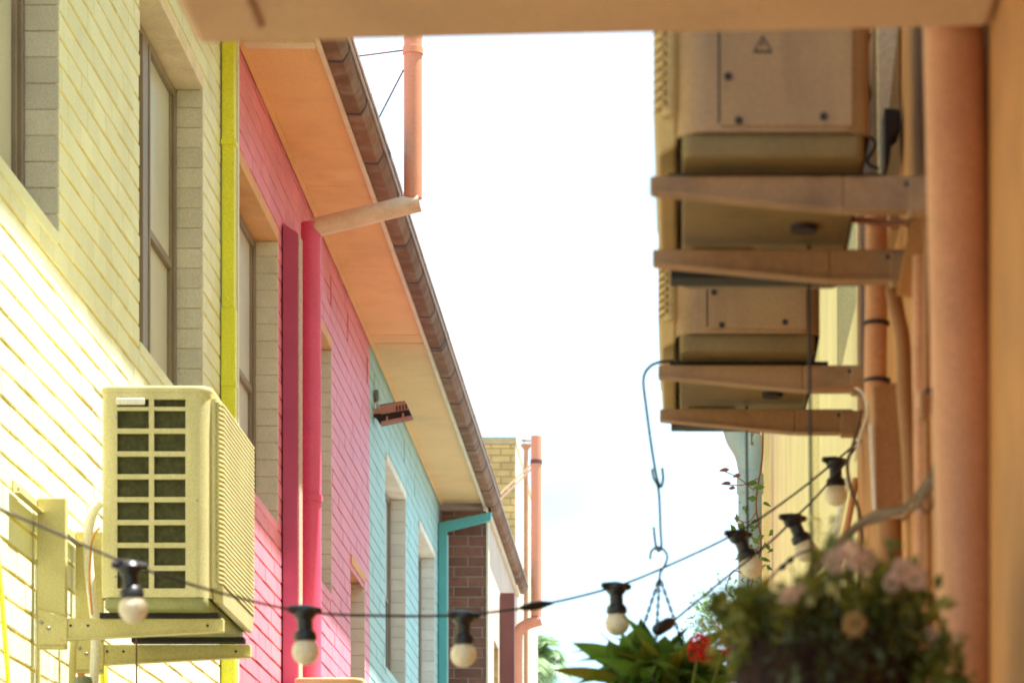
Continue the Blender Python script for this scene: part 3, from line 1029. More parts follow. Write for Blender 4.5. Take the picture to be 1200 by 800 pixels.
    g.add([(cx + 0.002, yy, cz + 0.006), (cx - 0.003, yy, cz - 0.001), (cx + 0.0005, yy, cz - 0.001), (cx - 0.001, yy, cz - 0.008), (cx + 0.0035, yy, cz + 0.001), (cx + 0.0005, yy, cz + 0.001)], [(0, 1, 2, 3, 4, 5)])
    mk('warning_triangle', g, M['dark'], sp)
    g = G()
    g.box(px1 + 0.001, px1 + 0.004, hy - 0.0, hy + 0.0015, 0.05, AH - 0.03)
    mk('panel_seam', g, M['dark'], t)
    return t


def make_bracket(label, group, ys, x_leg, x_tip, arm_h0, arm_h1, leg_up, leg_dn, m, rail=True, flat=0.0, y_near=1):
    """Own coordinates: x from the wall (0) outwards, arms' top at z 0."""
    t = thing('wall_bracket', label, 'bracket', (0, 0, 0), group)
    for y in ys:
        g = G()
        w = 0.036
        xm = x_leg + (x_tip - x_leg) * flat
        for (a, b) in ((x_leg, xm), (xm, x_tip)) if flat else ((x_leg, x_tip),):
            ha = arm_h1 if a <= xm and flat else arm_h1
            hb = arm_h1 if (flat and b <= xm) else arm_h0
            g.hexa([(a, y, -ha), (b, y, -hb), (b, y + w, -hb), (a, y + w, -ha), (a, y, 0), (b, y, 0), (b, y + w, 0), (a, y + w, 0)])
        am = mk('arm', g, m, t, bevel=0.003)
        yn = y if y_near > 0 else y + w
        yo = yn - 0.007 * y_near
        ya_, yb_ = min(yn, yo), max(yn, yo)
        g = G()
        hs = [(x_leg, arm_h1), (xm, arm_h1), (x_tip, arm_h0)] if flat else [(x_leg, arm_h1), (x_tip, arm_h0)]
        for (a, ha), (b, hb) in zip(hs[:-1], hs[1:]):
            g.hexa([(a, ya_, -ha - 0.001), (b, ya_, -hb - 0.001), (b, yb_, -hb - 0.001), (a, yb_, -ha - 0.001),
                    (a, ya_, -ha + 0.003), (b, ya_, -hb + 0.003), (b, yb_, -hb + 0.003), (a, yb_, -ha + 0.003)])
        mk('flange', g, m, am)
        for bx in ((x_leg + 0.045, x_leg + 0.10, x_tip - 0.05) if y_near > 0 else (x_leg + 0.03,)):
            g = G()
            g.lathe([(0.0045, 0), (0.0045, 0.002)], (bx, yn, -arm_h0 * 0.55), 8, (0, -y_near, 0))
            mk('bolt_hole', g, M['dark'], am)
        g = G()
        g.box(0.012, x_leg + 0.028, y + 0.004, y + w + 0.006, -leg_dn, leg_up)
        up = mk('upright', g, m, t, bevel=0.004)
        g = G()
        g.hexa([(0.016, y - 0.005, -leg_dn + 0.01), (x_leg + 0.035, y - 0.005, -leg_dn + 0.01), (x_leg + 0.035, y + 0.003, -leg_dn + 0.01), (0.016, y + 0.003, -leg_dn + 0.01),
                (0.016, y - 0.005, min(leg_up, 0.03)), (x_leg + 0.035, y - 0.005, min(leg_up, 0.004)), (x_leg + 0.035, y + 0.003, min(leg_up, 0.004)), (0.016, y + 0.003, min(leg_up, 0.03))])
        gp = mk('gusset', g, m, up, bevel=0.003)
        for (bx, bz) in ((0.028, -0.012), (0.05, -0.032)):
            g = G()
            g.lathe([(0.0065, 0), (0.0065, 0.004), (0.004, 0.006)], (bx, y - 0.004, bz), 10, (0, -1, 0))
            mk('bolt', g, M['steel'], up)
    if rail:
        g = G()
        g.box(0.006, 0.0115, ys[0] - 0.36, ys[-1] + 0.12, leg_up - 0.045, leg_up - 0.008)
        g.box(0.0115, 0.034, ys[0] - 0.36, ys[-1] + 0.12, leg_up - 0.050, leg_up - 0.045)
        mk('cross_rail', g, m, t, bevel=0.001)
        for y in (ys[0] - 0.30, ys[0] + 0.10):
            g = G()
            g.lathe([(0.007, 0), (0.007, 0.006)], (0.0115, y, leg_up - 0.026), 10, (1, 0, 0))
            mk('anchor_bolt', g, M['steel'], t)
    return t


# left unit on the yellow wall
GB = 'wall brackets carrying the outdoor units'
GA = 'outdoor air conditioner units on the walls'
ac1 = make_ac('cream outdoor unit with a dark gridded side grille on the yellow wall', GA)
ac1.location = (-1.660, 10.74, 1.416)
br1 = make_bracket('cream steel bracket on the yellow wall under the outdoor unit with the dark side grille', GB, (0.0, 0.66), 0.075, 0.605, 0.042, 0.070, 0.385, 0.095, M['bracket'])
br1.location = (WX, 10.42, 1.40)
# unit below on the pink wall
ac2 = copy_tree(ac1)
ac2['label'] = 'outdoor unit at the bottom edge in front of the pink pipes, only its top showing'
ac2.location = (-1.795, 17.03, 1.93 - AH)
br2 = copy_tree(br1)
br2['label'] = 'bracket below the outdoor unit at the foot of the pink pipes'
br2.location = (WX, 16.72, 1.93 - AH - 0.016)

# ------------------------------------------------------------------ right-hand building
RX = 0.40
zs_pier = 5.1
t = thing('yellow_rendered_building', 'warm yellow rendered wall close on the right carrying pipes and outdoor units', 'building', (RX, 6, GZ))
RBW = t
holes = [(6.05, 6.9, 1.55, 2.9)]
g = wall_grid(G(), RX, 'y', -3.0, 7.5, GZ, 5.15, holes, 0.3, -1)
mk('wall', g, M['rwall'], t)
g = G()
g.box(0.376, RX - 0.001, -1.4, 4.085, GZ, zs_pier)
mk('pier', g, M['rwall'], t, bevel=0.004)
for i, h in enumerate(holes):
    g = G()
    g.box(RX + 0.08, RX + 0.12, h[0] + 0.005, h[1] - 0.005, h[2] + 0.04, h[2] + 0.1)
    g.box(RX + 0.08, RX + 0.12, h[0] + 0.005, h[0] + 0.06, h[2] + 0.1, h[3] - 0.05)
    g.box(RX + 0.08, RX + 0.12, h[1] - 0.06, h[1] - 0.005, h[2] + 0.1, h[3] - 0.05)
    g.box(RX + 0.08, RX + 0.12, h[0] + 0.005, h[1] - 0.005, h[3] - 0.05, h[3] - 0.005)
    w = mk('window', g, M['white'], t, bevel=0.003)
    g = G()
    g.box(RX + 0.095, RX + 0.105, h[0] + 0.05, h[1] - 0.05, h[2] + 0.09, h[3] - 0.04)
    mk('pane', g, M['dark'], w)
    g = G()
    g.box(RX - 0.02, RX + 0.12, h[0] + 0.003, h[1] - 0.003, h[2] - 0.02, h[2] + 0.035)
    mk('sill', g, M['rbracket'], t, bevel=0.004)
g = G()
g.extrude_y([(0.10, 5.17), (0.10, 5.23), (5.0, 7.6), (5.0, 7.5), (0.42, 5.16)], -3.0, 7.5)
mk('roof', g, M['roof'], t)
t = thing('pale_rendered_house', 'pale yellow rendered house further along on the right, behind the bulbs', 'house', (RX, 12, GZ))
holes = [(7.55, 8.5, 1.74, 2.9)]
g = wall_grid(G(), RX, 'y', 7.504, 15.8, GZ, 7.6, holes, 0.3, -1)
mk('wall', g, M['rpale'], t)  # same wall in its unshaded colour, split from the near stretch
h = holes[0]
g = G()
g.box(RX + 0.08, RX + 0.12, h[0] + 0.005, h[0] + 0.06, h[2] + 0.02, h[3] - 0.05)
g.box(RX + 0.08, RX + 0.12, h[1] - 0.06, h[1] - 0.005, h[2] + 0.02, h[3] - 0.05)
g.box(RX + 0.08, RX + 0.12, h[0] + 0.061, h[1] - 0.061, h[2] + 0.02, h[2] + 0.08)
w = mk('window', g, M['frame'], t)
g = G()
g.box(RX + 0.095, RX + 0.105, h[0] + 0.05, h[1] - 0.05, h[2] + 0.03, h[3] - 0.01)
mk('pane', g, M['dark'], w)
g = G()
g.extrude_y([(0.14, 7.62), (0.14, 7.68), (5.0, 9.2), (5.0, 9.1), (0.42, 7.61)], 7.504, 15.8)
mk('roof', g, M['roof'], t)
for px0, px1, y in ((897, 924, 15.1), (953, 960, 9.6)):
    g = G()
    g.box(RX - 0.03, RX + 0.01, y, y + 0.6, GZ, 7.55)
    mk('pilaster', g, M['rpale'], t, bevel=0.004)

t2 = thing('leaning_board', 'pale tapering board standing in the dark gap behind the nearest right hand unit', 'board', P(1036, 200, 6.0))
g = G()
g.hexa([P(1029, 203, 6.0), P(1035, 203, 6.0), P(1036, 203, 6.12), P(1030, 203, 6.12), P(1027, 20, 6.0), P(1055, 20, 6.0), P(1055, 20, 6.12), P(1028, 20, 6.12)])
mk('board', g, M['pale'], t2, bevel=0.003)
t2 = thing('meter_box', 'dark irregular box low in the gap beside the pale tapering board', 'box', P(1045, 190, 5.95))
g = G()
a = [P(x, y, 5.93) for x, y in ((1036, 196), (1042, 192), (1046, 160), (1055, 152), (1055, 128), (1036, 126))]
g.add(a + [v + Vector((0, 0.08, 0)) for v in a], [tuple(range(6)), tuple(reversed(range(6, 12)))] + [(i, (i + 1) % 6, 6 + (i + 1) % 6, 6 + i) for i in range(6)])
mk('case', g, M['dark'], t2, bevel=0.003)
t = thing('brown_eave_sky_block', 'house with a dark brown eave behind the blue drainpipe, unseen height added to cut sky light', 'house', (0.42, 19, GZ))
g = wall_grid(G(), 0.42, 'y', 15.804, 23.2, GZ, 5.4, [(17, 18.2, 1.0, 2.4), (20, 21.2, 1.0, 2.4)], 0.3, -1)  # carried up unseen above the low eave to cut sky light opposite
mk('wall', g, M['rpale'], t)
g = G()
g.extrude_y([(0.29, 3.06), (0.29, 3.16), (0.42 - 0.002, 3.22), (0.418, 3.06)], 15.82, 16.25)
mk('eave', g, M['brown_pipe'], t)
g = G()
g.extrude_y([(0.36, 5.42), (0.36, 5.48), (5.0, 7.2), (5.0, 7.1), (0.44, 5.41)], 15.804, 23.2)
mk('roof', g, M['roof'], t)
# awning slab crossing overhead
ys_, zs_ = 3.98, ZW(45, 3.98)
xs_ = XW(229, 3.98)
t = thing('awning_slab', 'painted tan awning slab crossing overhead along the top edge', 'awning', (0, 2, zs_))
g = G()
g.hexa([(xs_, -1.5, zs_ - 0.009), (0.3755, -1.5, zs_ + 0.012), (0.3755, ys_, zs_ + 0.012), (xs_, ys_, zs_ - 0.009),
        (xs_, -1.5, zs_ + 0.15), (0.3755, -1.5, zs_ + 0.17), (0.3755, ys_, zs_ + 0.17), (xs_, ys_, zs_ + 0.15)])
mk('slab', g, M['slab'], t, bevel=0.012)
g = G()
g.box(xs_ + 0.085, xs_ + 0.091, -1.4, ys_ - 0.07, zs_ - 0.011, zs_ + 0.01)
mk('drip_groove', g, M['rbrown'], t)

# salmon downpipe close on the right
YR = 4.05
t = thing('downpipe', 'thick salmon painted downpipe standing close on the right under the slab', 'drainpipe', (XW(1117, YR), YR, GZ))
g = G()
g.tube([(XW(1134, YR), YR, GZ), P(1136, 760, YR), P(1118, 40, YR), P(1116, -60, YR)], 0.0385, 28)
mk('pipe', g, M['rpipe'], t, smooth=40)
g = G()
c = P(1127, 470, YR)
g.box(c.x - 0.05, c.x - 0.036, YR + 0.02, YR + 0.05, c.z - 0.015, c.z + 0.015)
g.box(c.x - 0.01, RX, YR + 0.036, YR + 0.048, c.z - 0.01, c.z + 0.01)
mk('pipe_clip', g, M['rbrown'], t, bevel=0.003)

# two right-hand units, one behind the other
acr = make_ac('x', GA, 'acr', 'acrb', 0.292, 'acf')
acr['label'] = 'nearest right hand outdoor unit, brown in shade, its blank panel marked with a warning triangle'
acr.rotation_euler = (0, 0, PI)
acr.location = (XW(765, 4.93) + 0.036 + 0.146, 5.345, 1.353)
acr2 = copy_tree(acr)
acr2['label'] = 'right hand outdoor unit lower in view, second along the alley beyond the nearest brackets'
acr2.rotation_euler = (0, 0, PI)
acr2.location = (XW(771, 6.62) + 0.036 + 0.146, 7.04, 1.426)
brr = make_bracket('pair of tan tapered steel arms under the nearest right hand outdoor unit', GB, (-0.45, 0.0), 0.03, 0.450, 0.024, 0.052, -0.004, 0.058, M['rbracket'], rail=False, flat=0.30, y_near=-1)
brr.rotation_euler = (0, 0, PI)
brr.location = (RX, 5.0, 1.337)
brr2 = copy_tree(brr)
brr2['label'] = 'pair of tan steel arms under the second right hand unit, the lower ones in view'
brr2.location = (RX + 0.0, 6.70, 1.410)

# ------------------------------------------------------------------ pipes and duct on the right wall
def pipe_thing(name, label, pts, y, r, m, cat='pipe', n=12, rings=()):
    c = P(pts[-1][0], pts[-1][1], y if not isinstance(y, (list, tuple)) else y[-1])
    t = thing(name, label, cat, c)
    ys2 = y if isinstance(y, (list, tuple)) else [y] * len(pts)
    g = G()
    pp = [P(p[0], p[1], yy) for p, yy in zip(pts, ys2)]
    g.tube(smooth_pts(pp, 5) if len(pp) > 2 else pp, r, n)
    mk('tube', g, m, t, smooth=50)
    for q in rings:
        g = G()
        g.lathe([(r, -0.004), (r + 0.004, -0.003), (r + 0.004, 0.003), (r, 0.004)], P(q[0], q[1], y), 14)
        mk('pipe_band', g, M['dark'], t, smooth=40)
    return t


pipe_thing('conduit_pipe', 'tan lagged pipe with two dark bands left of the duct on the right wall', [(1027, 240), (1027, 340), (1026, 450), (1030, 470)], 6.0, 0.0205, M['rpipe'], rings=((1027, 379), (1028, 446)))
pipe_thing('conduit_pipe', 'thin salmon pipe between the tan duct and the thick downpipe', [(1077, 300), (1076, 400), (1078, 540), (1080, 830)], 5.2, 0.010, M['rpipe'])
pipe_thing('conduit_pipe', 'bent tan pipe crossing from the arms down beside the duct', [(1072, 250), (1070, 290), (1048, 330), (1050, 360), (1058, 400), (1060, 460), (1066, 540), (1068, 600)], 5.5, 0.013, M['rbrown'])
pipe_thing('conduit_pipe', 'pale slanting tube low on the right wall behind the flowers', [(993, 560), (985, 600), (975, 650), (960, 720)], 7.6, 0.009, M['white'])
pipe_thing('conduit_pipe', 'tan slanting tube next to the pale one behind the flowers', [(1003, 560), (994, 610), (985, 650), (970, 720)], 7.5, 0.008, M['rpipe'])
t = thing('duct_cover', 'brown tan pipe duct cover with a painted highlight down its left edge on the right wall', 'duct cover', P(1048, 600, 5.75))
g = G()
g.hexa([P(1026, 598, 5.75), P(1067, 598, 5.75), P(1067, 598, 5.75) + Vector((0, 0.12, 0)), P(1026, 598, 5.75) + Vector((0, 0.12, 0)),
        P(1022, 452, 5.75), P(1058, 446, 5.75), P(1058, 446, 5.75) + Vector((0, 0.12, 0)), P(1022, 452, 5.75) + Vector((0, 0.12, 0))])
g.v = [(x, y, z) if i > 3 else (x, y, z) for i, (x, y, z) in enumerate(g.v)]
mk('cover', g, M['rbrown'], t, bevel=0.006)
g = G()
a, b = P(1020, 497, 5.745), P(1025, 597, 5.745)
g.tube([a, b], 0.0032, 6)
mk('edge_highlight', g, M['white'], t)  # white strip stands in for the highlight along the box edge
g = G()
g.tube([P(1042, 600, 5.80), P(1046, 830, 5.80)], 0.022, 12)
mk('duct_tail', g, M['rbrown'], t, smooth=40)
t = thing('cable_bundle', 'bundle of old brown cables sagging from the thick downpipe across the right wall', 'cable', P(1095, 545, 4.6))
for k in range(5):
    g = G()
    j = [rnd.uniform(-4, 4) for _ in range(12)]
    g.tube(smooth_pts([P(1104 + j[0], 530 + k * 6, 4.6), P(1092 + j[1], 553 + k * 4, 4.7), P(1076 + j[2], 582 + k * 3, 4.9), P(1056 + j[3], 600 + j[4], 5.0), P(1030 + j[5], 603 + j[6] + k * 2, 5.2), P(1000 + j[7], 622 + j[8], 5.5), P(960 + j[9], 660 + j[10], 5.8), P(925, 700, 6.0)], 5), 0.0032 if k else 0.006, 6)
    mk('cable', g, M['rbrown'] if k == 1 else M['oldcable'], t, smooth=60)
pipe_thing('drain_hose', 'tan hose bending from the arms to the wall below the nearest right hand unit', [(980, 256), (1010, 258), (1040, 262), (1062, 262), (1078, 285), (1082, 330)], 5.62, 0.006, M['rpipe'], 'hose', 8)
pipe_thing('supply_cable', 'thin dark cable looping in the gap beside the nearest right hand unit', [(1020, 40), (1012, 80), (1020, 110), (1010, 150), (1026, 168), (1016, 190), (1030, 198)], 5.75, 0.003, M['black'], 'cable', 6)
pipe_thing('supply_cable', 'thin brown cable crossing from the duct to the second right hand unit', [(958, 455), (985, 454), (1010, 451), (1030, 452), (1048, 448)], 6.3, 0.0035, M['rbrown'], 'cable', 6)
pipe_thing('supply_cable', 'looping pale cable under the lower arms at the wall', [(1000, 452), (1012, 462), (1016, 485), (1008, 510), (1002, 540)], 6.5, 0.003, M['pale'], 'cable', 6)
pipe_thing('conduit_pipe', 'narrow dusty pipe hugging the wall left of the thick downpipe', [(1088, 240), (1086, 300), (1086, 520), (1090, 830)], 5.0, 0.006, M['rbrown'])
t2 = thing('cover_plate', 'ochre bent cover plate tilted beside the thick downpipe below the second arm', 'cover plate', P(1070, 340, 5.3))
g = G()
g.hexa([P(1050, 346, 5.3), P(1072, 350, 5.3), P(1072, 350, 5.36), P(1050, 346, 5.36), P(1068, 258, 5.3), P(1087, 252, 5.3), P(1087, 252, 5.36), P(1068, 258, 5.36)])
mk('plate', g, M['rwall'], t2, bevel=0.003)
t2 = thing('pipe_valve', 'small pinkish valve box clipped to the narrow pipe beside the thick downpipe', 'valve', P(1084, 465, 4.9))
g = G()
a = P(1084, 468, 4.9)
g.box(a.x - 0.012, a.x + 0.014, 4.88, 4.92, a.z - 0.012, a.z + 0.012)
mk('body', g, M['rpipe'], t2, bevel=0.004)
g = G()
g.lathe([(0.006, 0), (0.006, 0.012), (0.010, 0.013), (0.010, 0.02)], (a.x + 0.004, 4.88, a.z), 10, (0, -1, 0))
mk('cap', g, M['dark'], t2, smooth=40)
pipe_thing('looped_cable', 'thin loop of cable hanging beside the thick downpipe', [(1090, 555), (1094, 575), (1092, 595), (1084, 600), (1078, 590)], 4.7, 0.0022, M['oldcable'], 'cable', 6)
pipe_thing('drooping_cable', 'thin brown cable drooping past the lamp holder at the right wall', [(1010, 480), (1000, 520), (993, 545), (998, 575), (1007, 600), (1010, 640), (1006, 700)], 6.3, 0.004, M['oldcable'], 'cable', 6)

# ------------------------------------------------------------------ blue swan-neck drainpipe and vine at the far right
YS = 14.6
pipe_thing('swan_neck_drainpipe', 'weathered blue and pink drainpipe with a swan neck at the end of the right wall',
           [(859, 300), (859, 440), (860, 490), (864, 512), (874, 530), (879, 555), (879, 600), (879, 1640)], YS, 0.053, M['bluepipe'], 'drainpipe', 20)
swan = bpy.data.objects['swan_neck_drainpipe']
g = G()
g.lathe([(0.053, -0.05), (0.060, -0.045), (0.060, 0.04), (0.053, 0.045)], P(879, 566, YS), 20)
mk('socket', g, M['bluepipe'], swan, smooth=40)
pipe_thing('orange_corner_pipe', 'narrow orange pipe behind the blue swan neck drainpipe', [(896, 480), (896, 800), (896, 1600)], 15.75, 0.012, M['vent'], 'pipe', 10)


def leaf_mesh(name, L, Wd, m, droop=0.25, fold=0.25, n=7, blunt=False):
    g = G()
    vs, fs = [], []
    for i in range(n + 1):
        u = i / n
        w = Wd * (math.sin(PI * min(u ** 0.8, 1)) ** (0.8 if blunt else 1.0)) * (1 if u < 0.999 else 0)
        z = -droop * L * u * u
        x = L * u * (1 - 0.12 * droop * u)
        vs += [(x, -w, z + fold * w), (x, 0, z), (x, w, z + fold * w)]
    for i in range(n):
        a = i * 3
        fs += [(a, a + 3, a + 4, a + 1), (a + 1, a + 4, a + 5, a + 2)]
    g.add(vs, fs)
    me = mesh_of(name, g, m)
    me.shade_smooth()
    return me


def leaf_cloud(pts, size, seed=1, up=0.3, n=2):
    """Many small folded leaves at the given points, in one G."""
    r = random.Random(seed)
    g = G()
    for p in pts:
        d = Vector((r.gauss(0, 1), r.gauss(0, 1), r.gauss(0, 1) + up)).normalized()
        s = d.cross(Vector((r.gauss(0, 1), r.gauss(0, 1), r.gauss(0, 1)))).normalized()
        nn = d.cross(s)
        L = size * r.uniform(0.6, 1.3)
        w = L * r.uniform(0.22, 0.34)
        p = Vector(p)
        g.add([p, p + d * L * 0.5 + s * w + nn * w * 0.3, p + d * L, p + d * L * 0.5 - s * w + nn * w * 0.3], [(0, 1, 2), (0, 2, 3)])
    return g


t = thing('climbing_vine', 'thin leafy vine climbing the blue drainpipe at the far right, reddish at its tips', 'vine', P(885, 700, YS - 0.12))
stem_pts = [P(884, 1300, YS - .1), P(886, 760, YS - .1), P(880, 690, YS - .1), P(892, 640, YS - .1), P(886, 590, YS - .1), P(893, 540, YS - .1), P(894, 505, YS - .1)]
g = G()
g.tube(smooth_pts(stem_pts, 5), 0.0045, 6)
for (a, b, c) in (((888, 560), (870, 568), (846, 567)), ((884, 575), (866, 560), (847, 551)), ((880, 680), (860, 668), (850, 690)), ((890, 640), (878, 648), (866, 640)), ((886, 600), (876, 612), (860, 606))):
    g.tube(smooth_pts([P(*a, YS - .1), P(*b, YS - .13), P(*c, YS - .12)], 4), 0.0025, 5)
mk('stem', g, M['vine_red'], t)
r = random.Random(5)
pts = []
for i in range(85):
    k = r.random()
    py = 560 + 170 * r.random() ** 0.6
    px = 882 + 10 * math.sin(py * 0.06) + r.gauss(0, 6 + (py - 560) * 0.05)
    pts.append(P(px, py, YS - 0.1 + r.gauss(0, 0.03)))
o = mk('leaves', leaf_cloud(pts, 0.045, 3), M['vine'], t)
o['kind'] = 'stuff'
lm = leaf_mesh('leaf', 0.05, 0.010, M['vine_red'], 0.2)
lg = leaf_mesh('leaf', 0.055, 0.014, M['vine'], 0.2)
for (px, py, a) in ((857, 566, PI + 0.1), (855, 550, PI - 0.2), (862, 572, PI + 0.7), (868, 556, PI - 0.9)):
    placed('leaf', lm, t, P(px, py, YS - .13), (0.9, a - PI if False else 0, a))
for (px, py, a) in ((888, 566, PI + 0.1), (896, 570, 2.8), (894, 590, 0.6), (880, 668, PI), (890, 655, 0.2), (872, 690, 2.5)):
    placed('leaf', lg, t, P(px, py, YS - .14), (0.9, 0, a))

# ------------------------------------------------------------------ palm and distant tree
YPm = 70.0
c = P(626, 768, YPm)
t = thing('palm_tree', 'pale green palm crown showing beyond the far orange vent pipe', 'palm tree', (c.x, c.y, GZ))
g = G()
g.tube([(c.x + 0.3, c.y, GZ), (c.x + 0.1, c.y, 3.0), (c.x, c.y, c.z)], [0.2, 0.15, 0.12], 10)
mk('trunk', g, M['bark'], t, smooth=50)
r = random.Random(9)
for k in range(26):
    az = 2 * PI * k / 26 + r.uniform(-0.15, 0.15)
    el = r.uniform(-0.3, 1.25)
    L = r.uniform(0.75, 1.1)
    d0 = Vector((math.cos(az) * math.cos(el), math.sin(az) * math.cos(el), math.sin(el)))
    g = G()
    pp = []
    for i in range(11):
        u = i / 10
        pp.append(c + d0 * L * u + Vector((0, 0, -0.75 * L * u * u * (0.6 + 0.4 * math.cos(el)))))
    g.tube(pp, [0.014 * (1 - 0.8 * i / 10) + 0.002 for i in range(11)], 4)
    for i in range(1, 11):
        for sub in (0, 0.5):
            p = pp[i - 1].lerp(pp[i], sub)
            dd = (pp[i] - pp[i - 1]).normalized()
            sd = dd.cross(Vector((0, 0, 1)))
            if sd.length < 0.05:
                sd = Vector((1, 0, 0))
            sd.normalize()
            ll = 0.42 * math.sin(PI * min(0.98, 0.15 + 0.8 * (i + sub) / 11)) + 0.08
            for s in (-1, 1):
                tip = p + (sd * s * 0.75 + dd * 0.65 + Vector((0, 0, -0.35 + r.uniform(-0.2, 0.2)))) * ll
                w = dd * 0.022
                md = p.lerp(tip, 0.5) + Vector((0, 0, 0.02))
                g.add([p - w * 0.5, md - w, tip, md + w, p + w * 0.5], [(0, 1, 2, 3, 4)])
    mk('frond', g, M['palm'], t)

c = P(856, 735, 75)
t = thing('distant_tree', 'hazy treetop far off, low between the hanging plant and the blue drainpipe', 'tree', (c.x, c.y, GZ))
g = G()
g.tube([(c.x, c.y, GZ), (c.x + 0.1, c.y, 5), (c.x, c.y, c.z)], [0.3, 0.2, 0.08], 10)
for k in range(9):
    a = k * 0.7
    g.tube([(c.x, c.y, c.z - 0.8 + k * 0.08), (c.x + 0.6 * math.cos(a), c.y + 0.6 * math.sin(a), c.z + 0.1 + 0.05 * k)], [0.05, 0.015], 5)
mk('trunk', g, M['bark'], t)
r = random.Random(12)
pts = []
for k in range(16):
    cc = c + Vector((r.gauss(0, 0.45), r.gauss(0, 0.5), r.gauss(0.2, 0.45)))
    pts += [cc + Vector((r.gauss(0, 0.2), r.gauss(0, 0.2), r.gauss(0, 0.16))) for _ in range(90)]
o = mk('crown', leaf_cloud(pts, 0.11, 4), M['vine'], t)

# ------------------------------------------------------------------ festoon light strings
def lamp_holder(t, at, tilt, size=1.12):
    ax = Vector((tilt, 0, -1)).normalized()      # hangs along ax
    up = -ax
    g = G()
    s = size
    g.lathe([(0.006 * s, 0.008 * s), (0.016 * s, 0.006 * s), (0.020 * s, 0.000), (0.018 * s, -0.008 * s), (0.0125 * s, -0.014 * s), (0.0125 * s, -0.030 * s), (0.0185 * s, -0.036 * s), (0.0195 * s, -0.046 * s), (0.015 * s, -0.049 * s)], at, 16, up)
    # clamp ears on the cable
    c = Vector(at)
    for sg_ in (-1, 1):
        g.tube([c, c + Vector((sg_ * 0.026 * s, sg_ * 0.012 * s, 0.003 * s))], [0.012 * s, 0.005 * s], 8)
    h = mk('lamp_holder', g, M['black'], t, smooth=40)
    g = G()
    rb = 0.0225 * s
    prof = []
    for k in range(13):
        a = PI * k / 12
        prof.append((max(rb * math.sin(a), 0.0008), -0.045 * s - rb * 0.92 + rb * math.cos(a)))
    g.lathe(prof, at, 20, up)
    mk('bulb', g, M['bulb'], h, smooth=80)


def ys1(px):
    return 5.698 / (0.8276 - (px - 800) / 3840)


t = thing('string_light', 'festoon string with six opal bulbs sagging right across the alley', 'string lights', P(540, 720, ys1(540)))
cp = [(-420, 470), (-150, 545), (0, 597), (75, 628), (150, 660), (250, 692), (355, 716), (450, 721), (540, 720), (630, 709), (724, 686), (795, 657), (865, 623), (925, 583), (978, 541), (1009, 514)]
g = G()
pts = [Vector((WX, ys1(-420) - 0.02, ZW(452, ys1(-420))))] if False else []
pts += [P(x, y, ys1(x)) for x, y in cp]
g.tube(smooth_pts(pts, 6), 0.0025, 8)
mk('cable', g, M['cable'], t, smooth=60)
for (px, py, tilt) in ((152, 664, 0.08), (357, 716, 0.02), (543, 722, 0.0), (722, 688, 0.03), (865, 627, 0.42), (979, 541, 0.02)):
    lamp_holder(t, P(px, py, ys1(px)), tilt)
g = G()
a = P(610, 712, ys1(610))
b = P(648, 706, ys1(648))
g.tube([a, a.lerp(b, 0.3), a.lerp(b, 0.6), b], [0.004, 0.009, 0.009, 0.003], 10)
mk('cable_joint', g, M['black'], t, smooth=60)


def ys2_(px):
    return 7.3 - (1010 - px) * 0.0028


t = thing('string_light', 'second festoon string with one bulb dropping from the right wall to the hanging plant', 'string lights', P(870, 650, ys2_(870)))
cp = [(1009, 516), (985, 548), (960, 578), (932, 606), (900, 637), (840, 685), (787, 729)]
g = G()
g.tube(smooth_pts([P(x, y, ys2_(x)) for x, y in cp], 6), 0.0024, 8)
mk('cable', g, M['cable'], t, smooth=60)
lamp_holder(t, P(929, 608, ys2_(929)), 0.42)
g = G()
a, b = P(790, 726, ys2_(790)), P(768, 739, ys2_(768))
g.tube([a, a.lerp(b, 0.3), a.lerp(b, 0.9), b], [0.004, 0.013, 0.013, 0.006], 10)
mk('cable_joint', g, M['black'], t, smooth=60)

# ------------------------------------------------------------------ hanging wires and the left hanging plant
YH = 6.66


def wire_thing(name, label, px, y, r=0.0026, m='wire', cat='wire'):
    t = thing(name, label, cat, P(px[0][0], px[0][1], y))
    g = G()
    g.tube(smooth_pts([P(a, b, y) for a, b in px], 6), r, 6)
    mk('wire', g, M[m], t, smooth=60)
    return t


wire_thing('wire_hook', 'long curved wire hook over the end of the lower right hand arm', [(790, 423), (772, 424.5), (760, 431), (754, 445), (757, 475), (763, 520), (769, 556), (774, 570), (777, 562), (776, 548)], YH + 0.02, 0.0032, 'wire', 'hook')
wire_thing('wire_link', 'straight wire link joining the long curved hook to the basket hook', [(764, 549), (766, 560), (771, 570), (773, 590), (774, 620), (775, 640), (771, 645), (768, 635), (766, 617)], YH + 0.02, 0.0030, 'wire', 'hook')
wire_thing('hanging_wire', 'thin dark wire hanging straight down from the second arm on the right', [(948, 288), (948, 330), (949, 450), (950, 560), (951, 640), (953, 700)], 5.46, 0.0030, 'wire')
wire_thing('hanging_wire', 'thin dark wire hanging in front of the blue drainpipe', [(875, 476), (875, 520), (876, 600), (877, 690)], 7.16, 0.0030, 'wire')
t = wire_thing('beaded_wire', 'thin dark wire with two small beads slanting above the flowers', [(953, 640), (945, 645), (930, 652), (915, 664), (902, 678), (890, 692)], 5.6, 0.0020, 'wire')
for q in ((926, 656), (917, 664)):
    g = G()
    g.lathe([(0.001, -0.009), (0.005, -0.003), (0.005, 0.003), (0.001, 0.009)], P(*q, 5.6), 8, (0.8, 0, 0.6))
    mk('bead', g, M['black'], t, smooth=60)

t = thing('hanging_plant', 'hanging plant with long pointed green leaves and red flowers on wire chains', 'plant', P(770, 860, YH))
PLANT = t


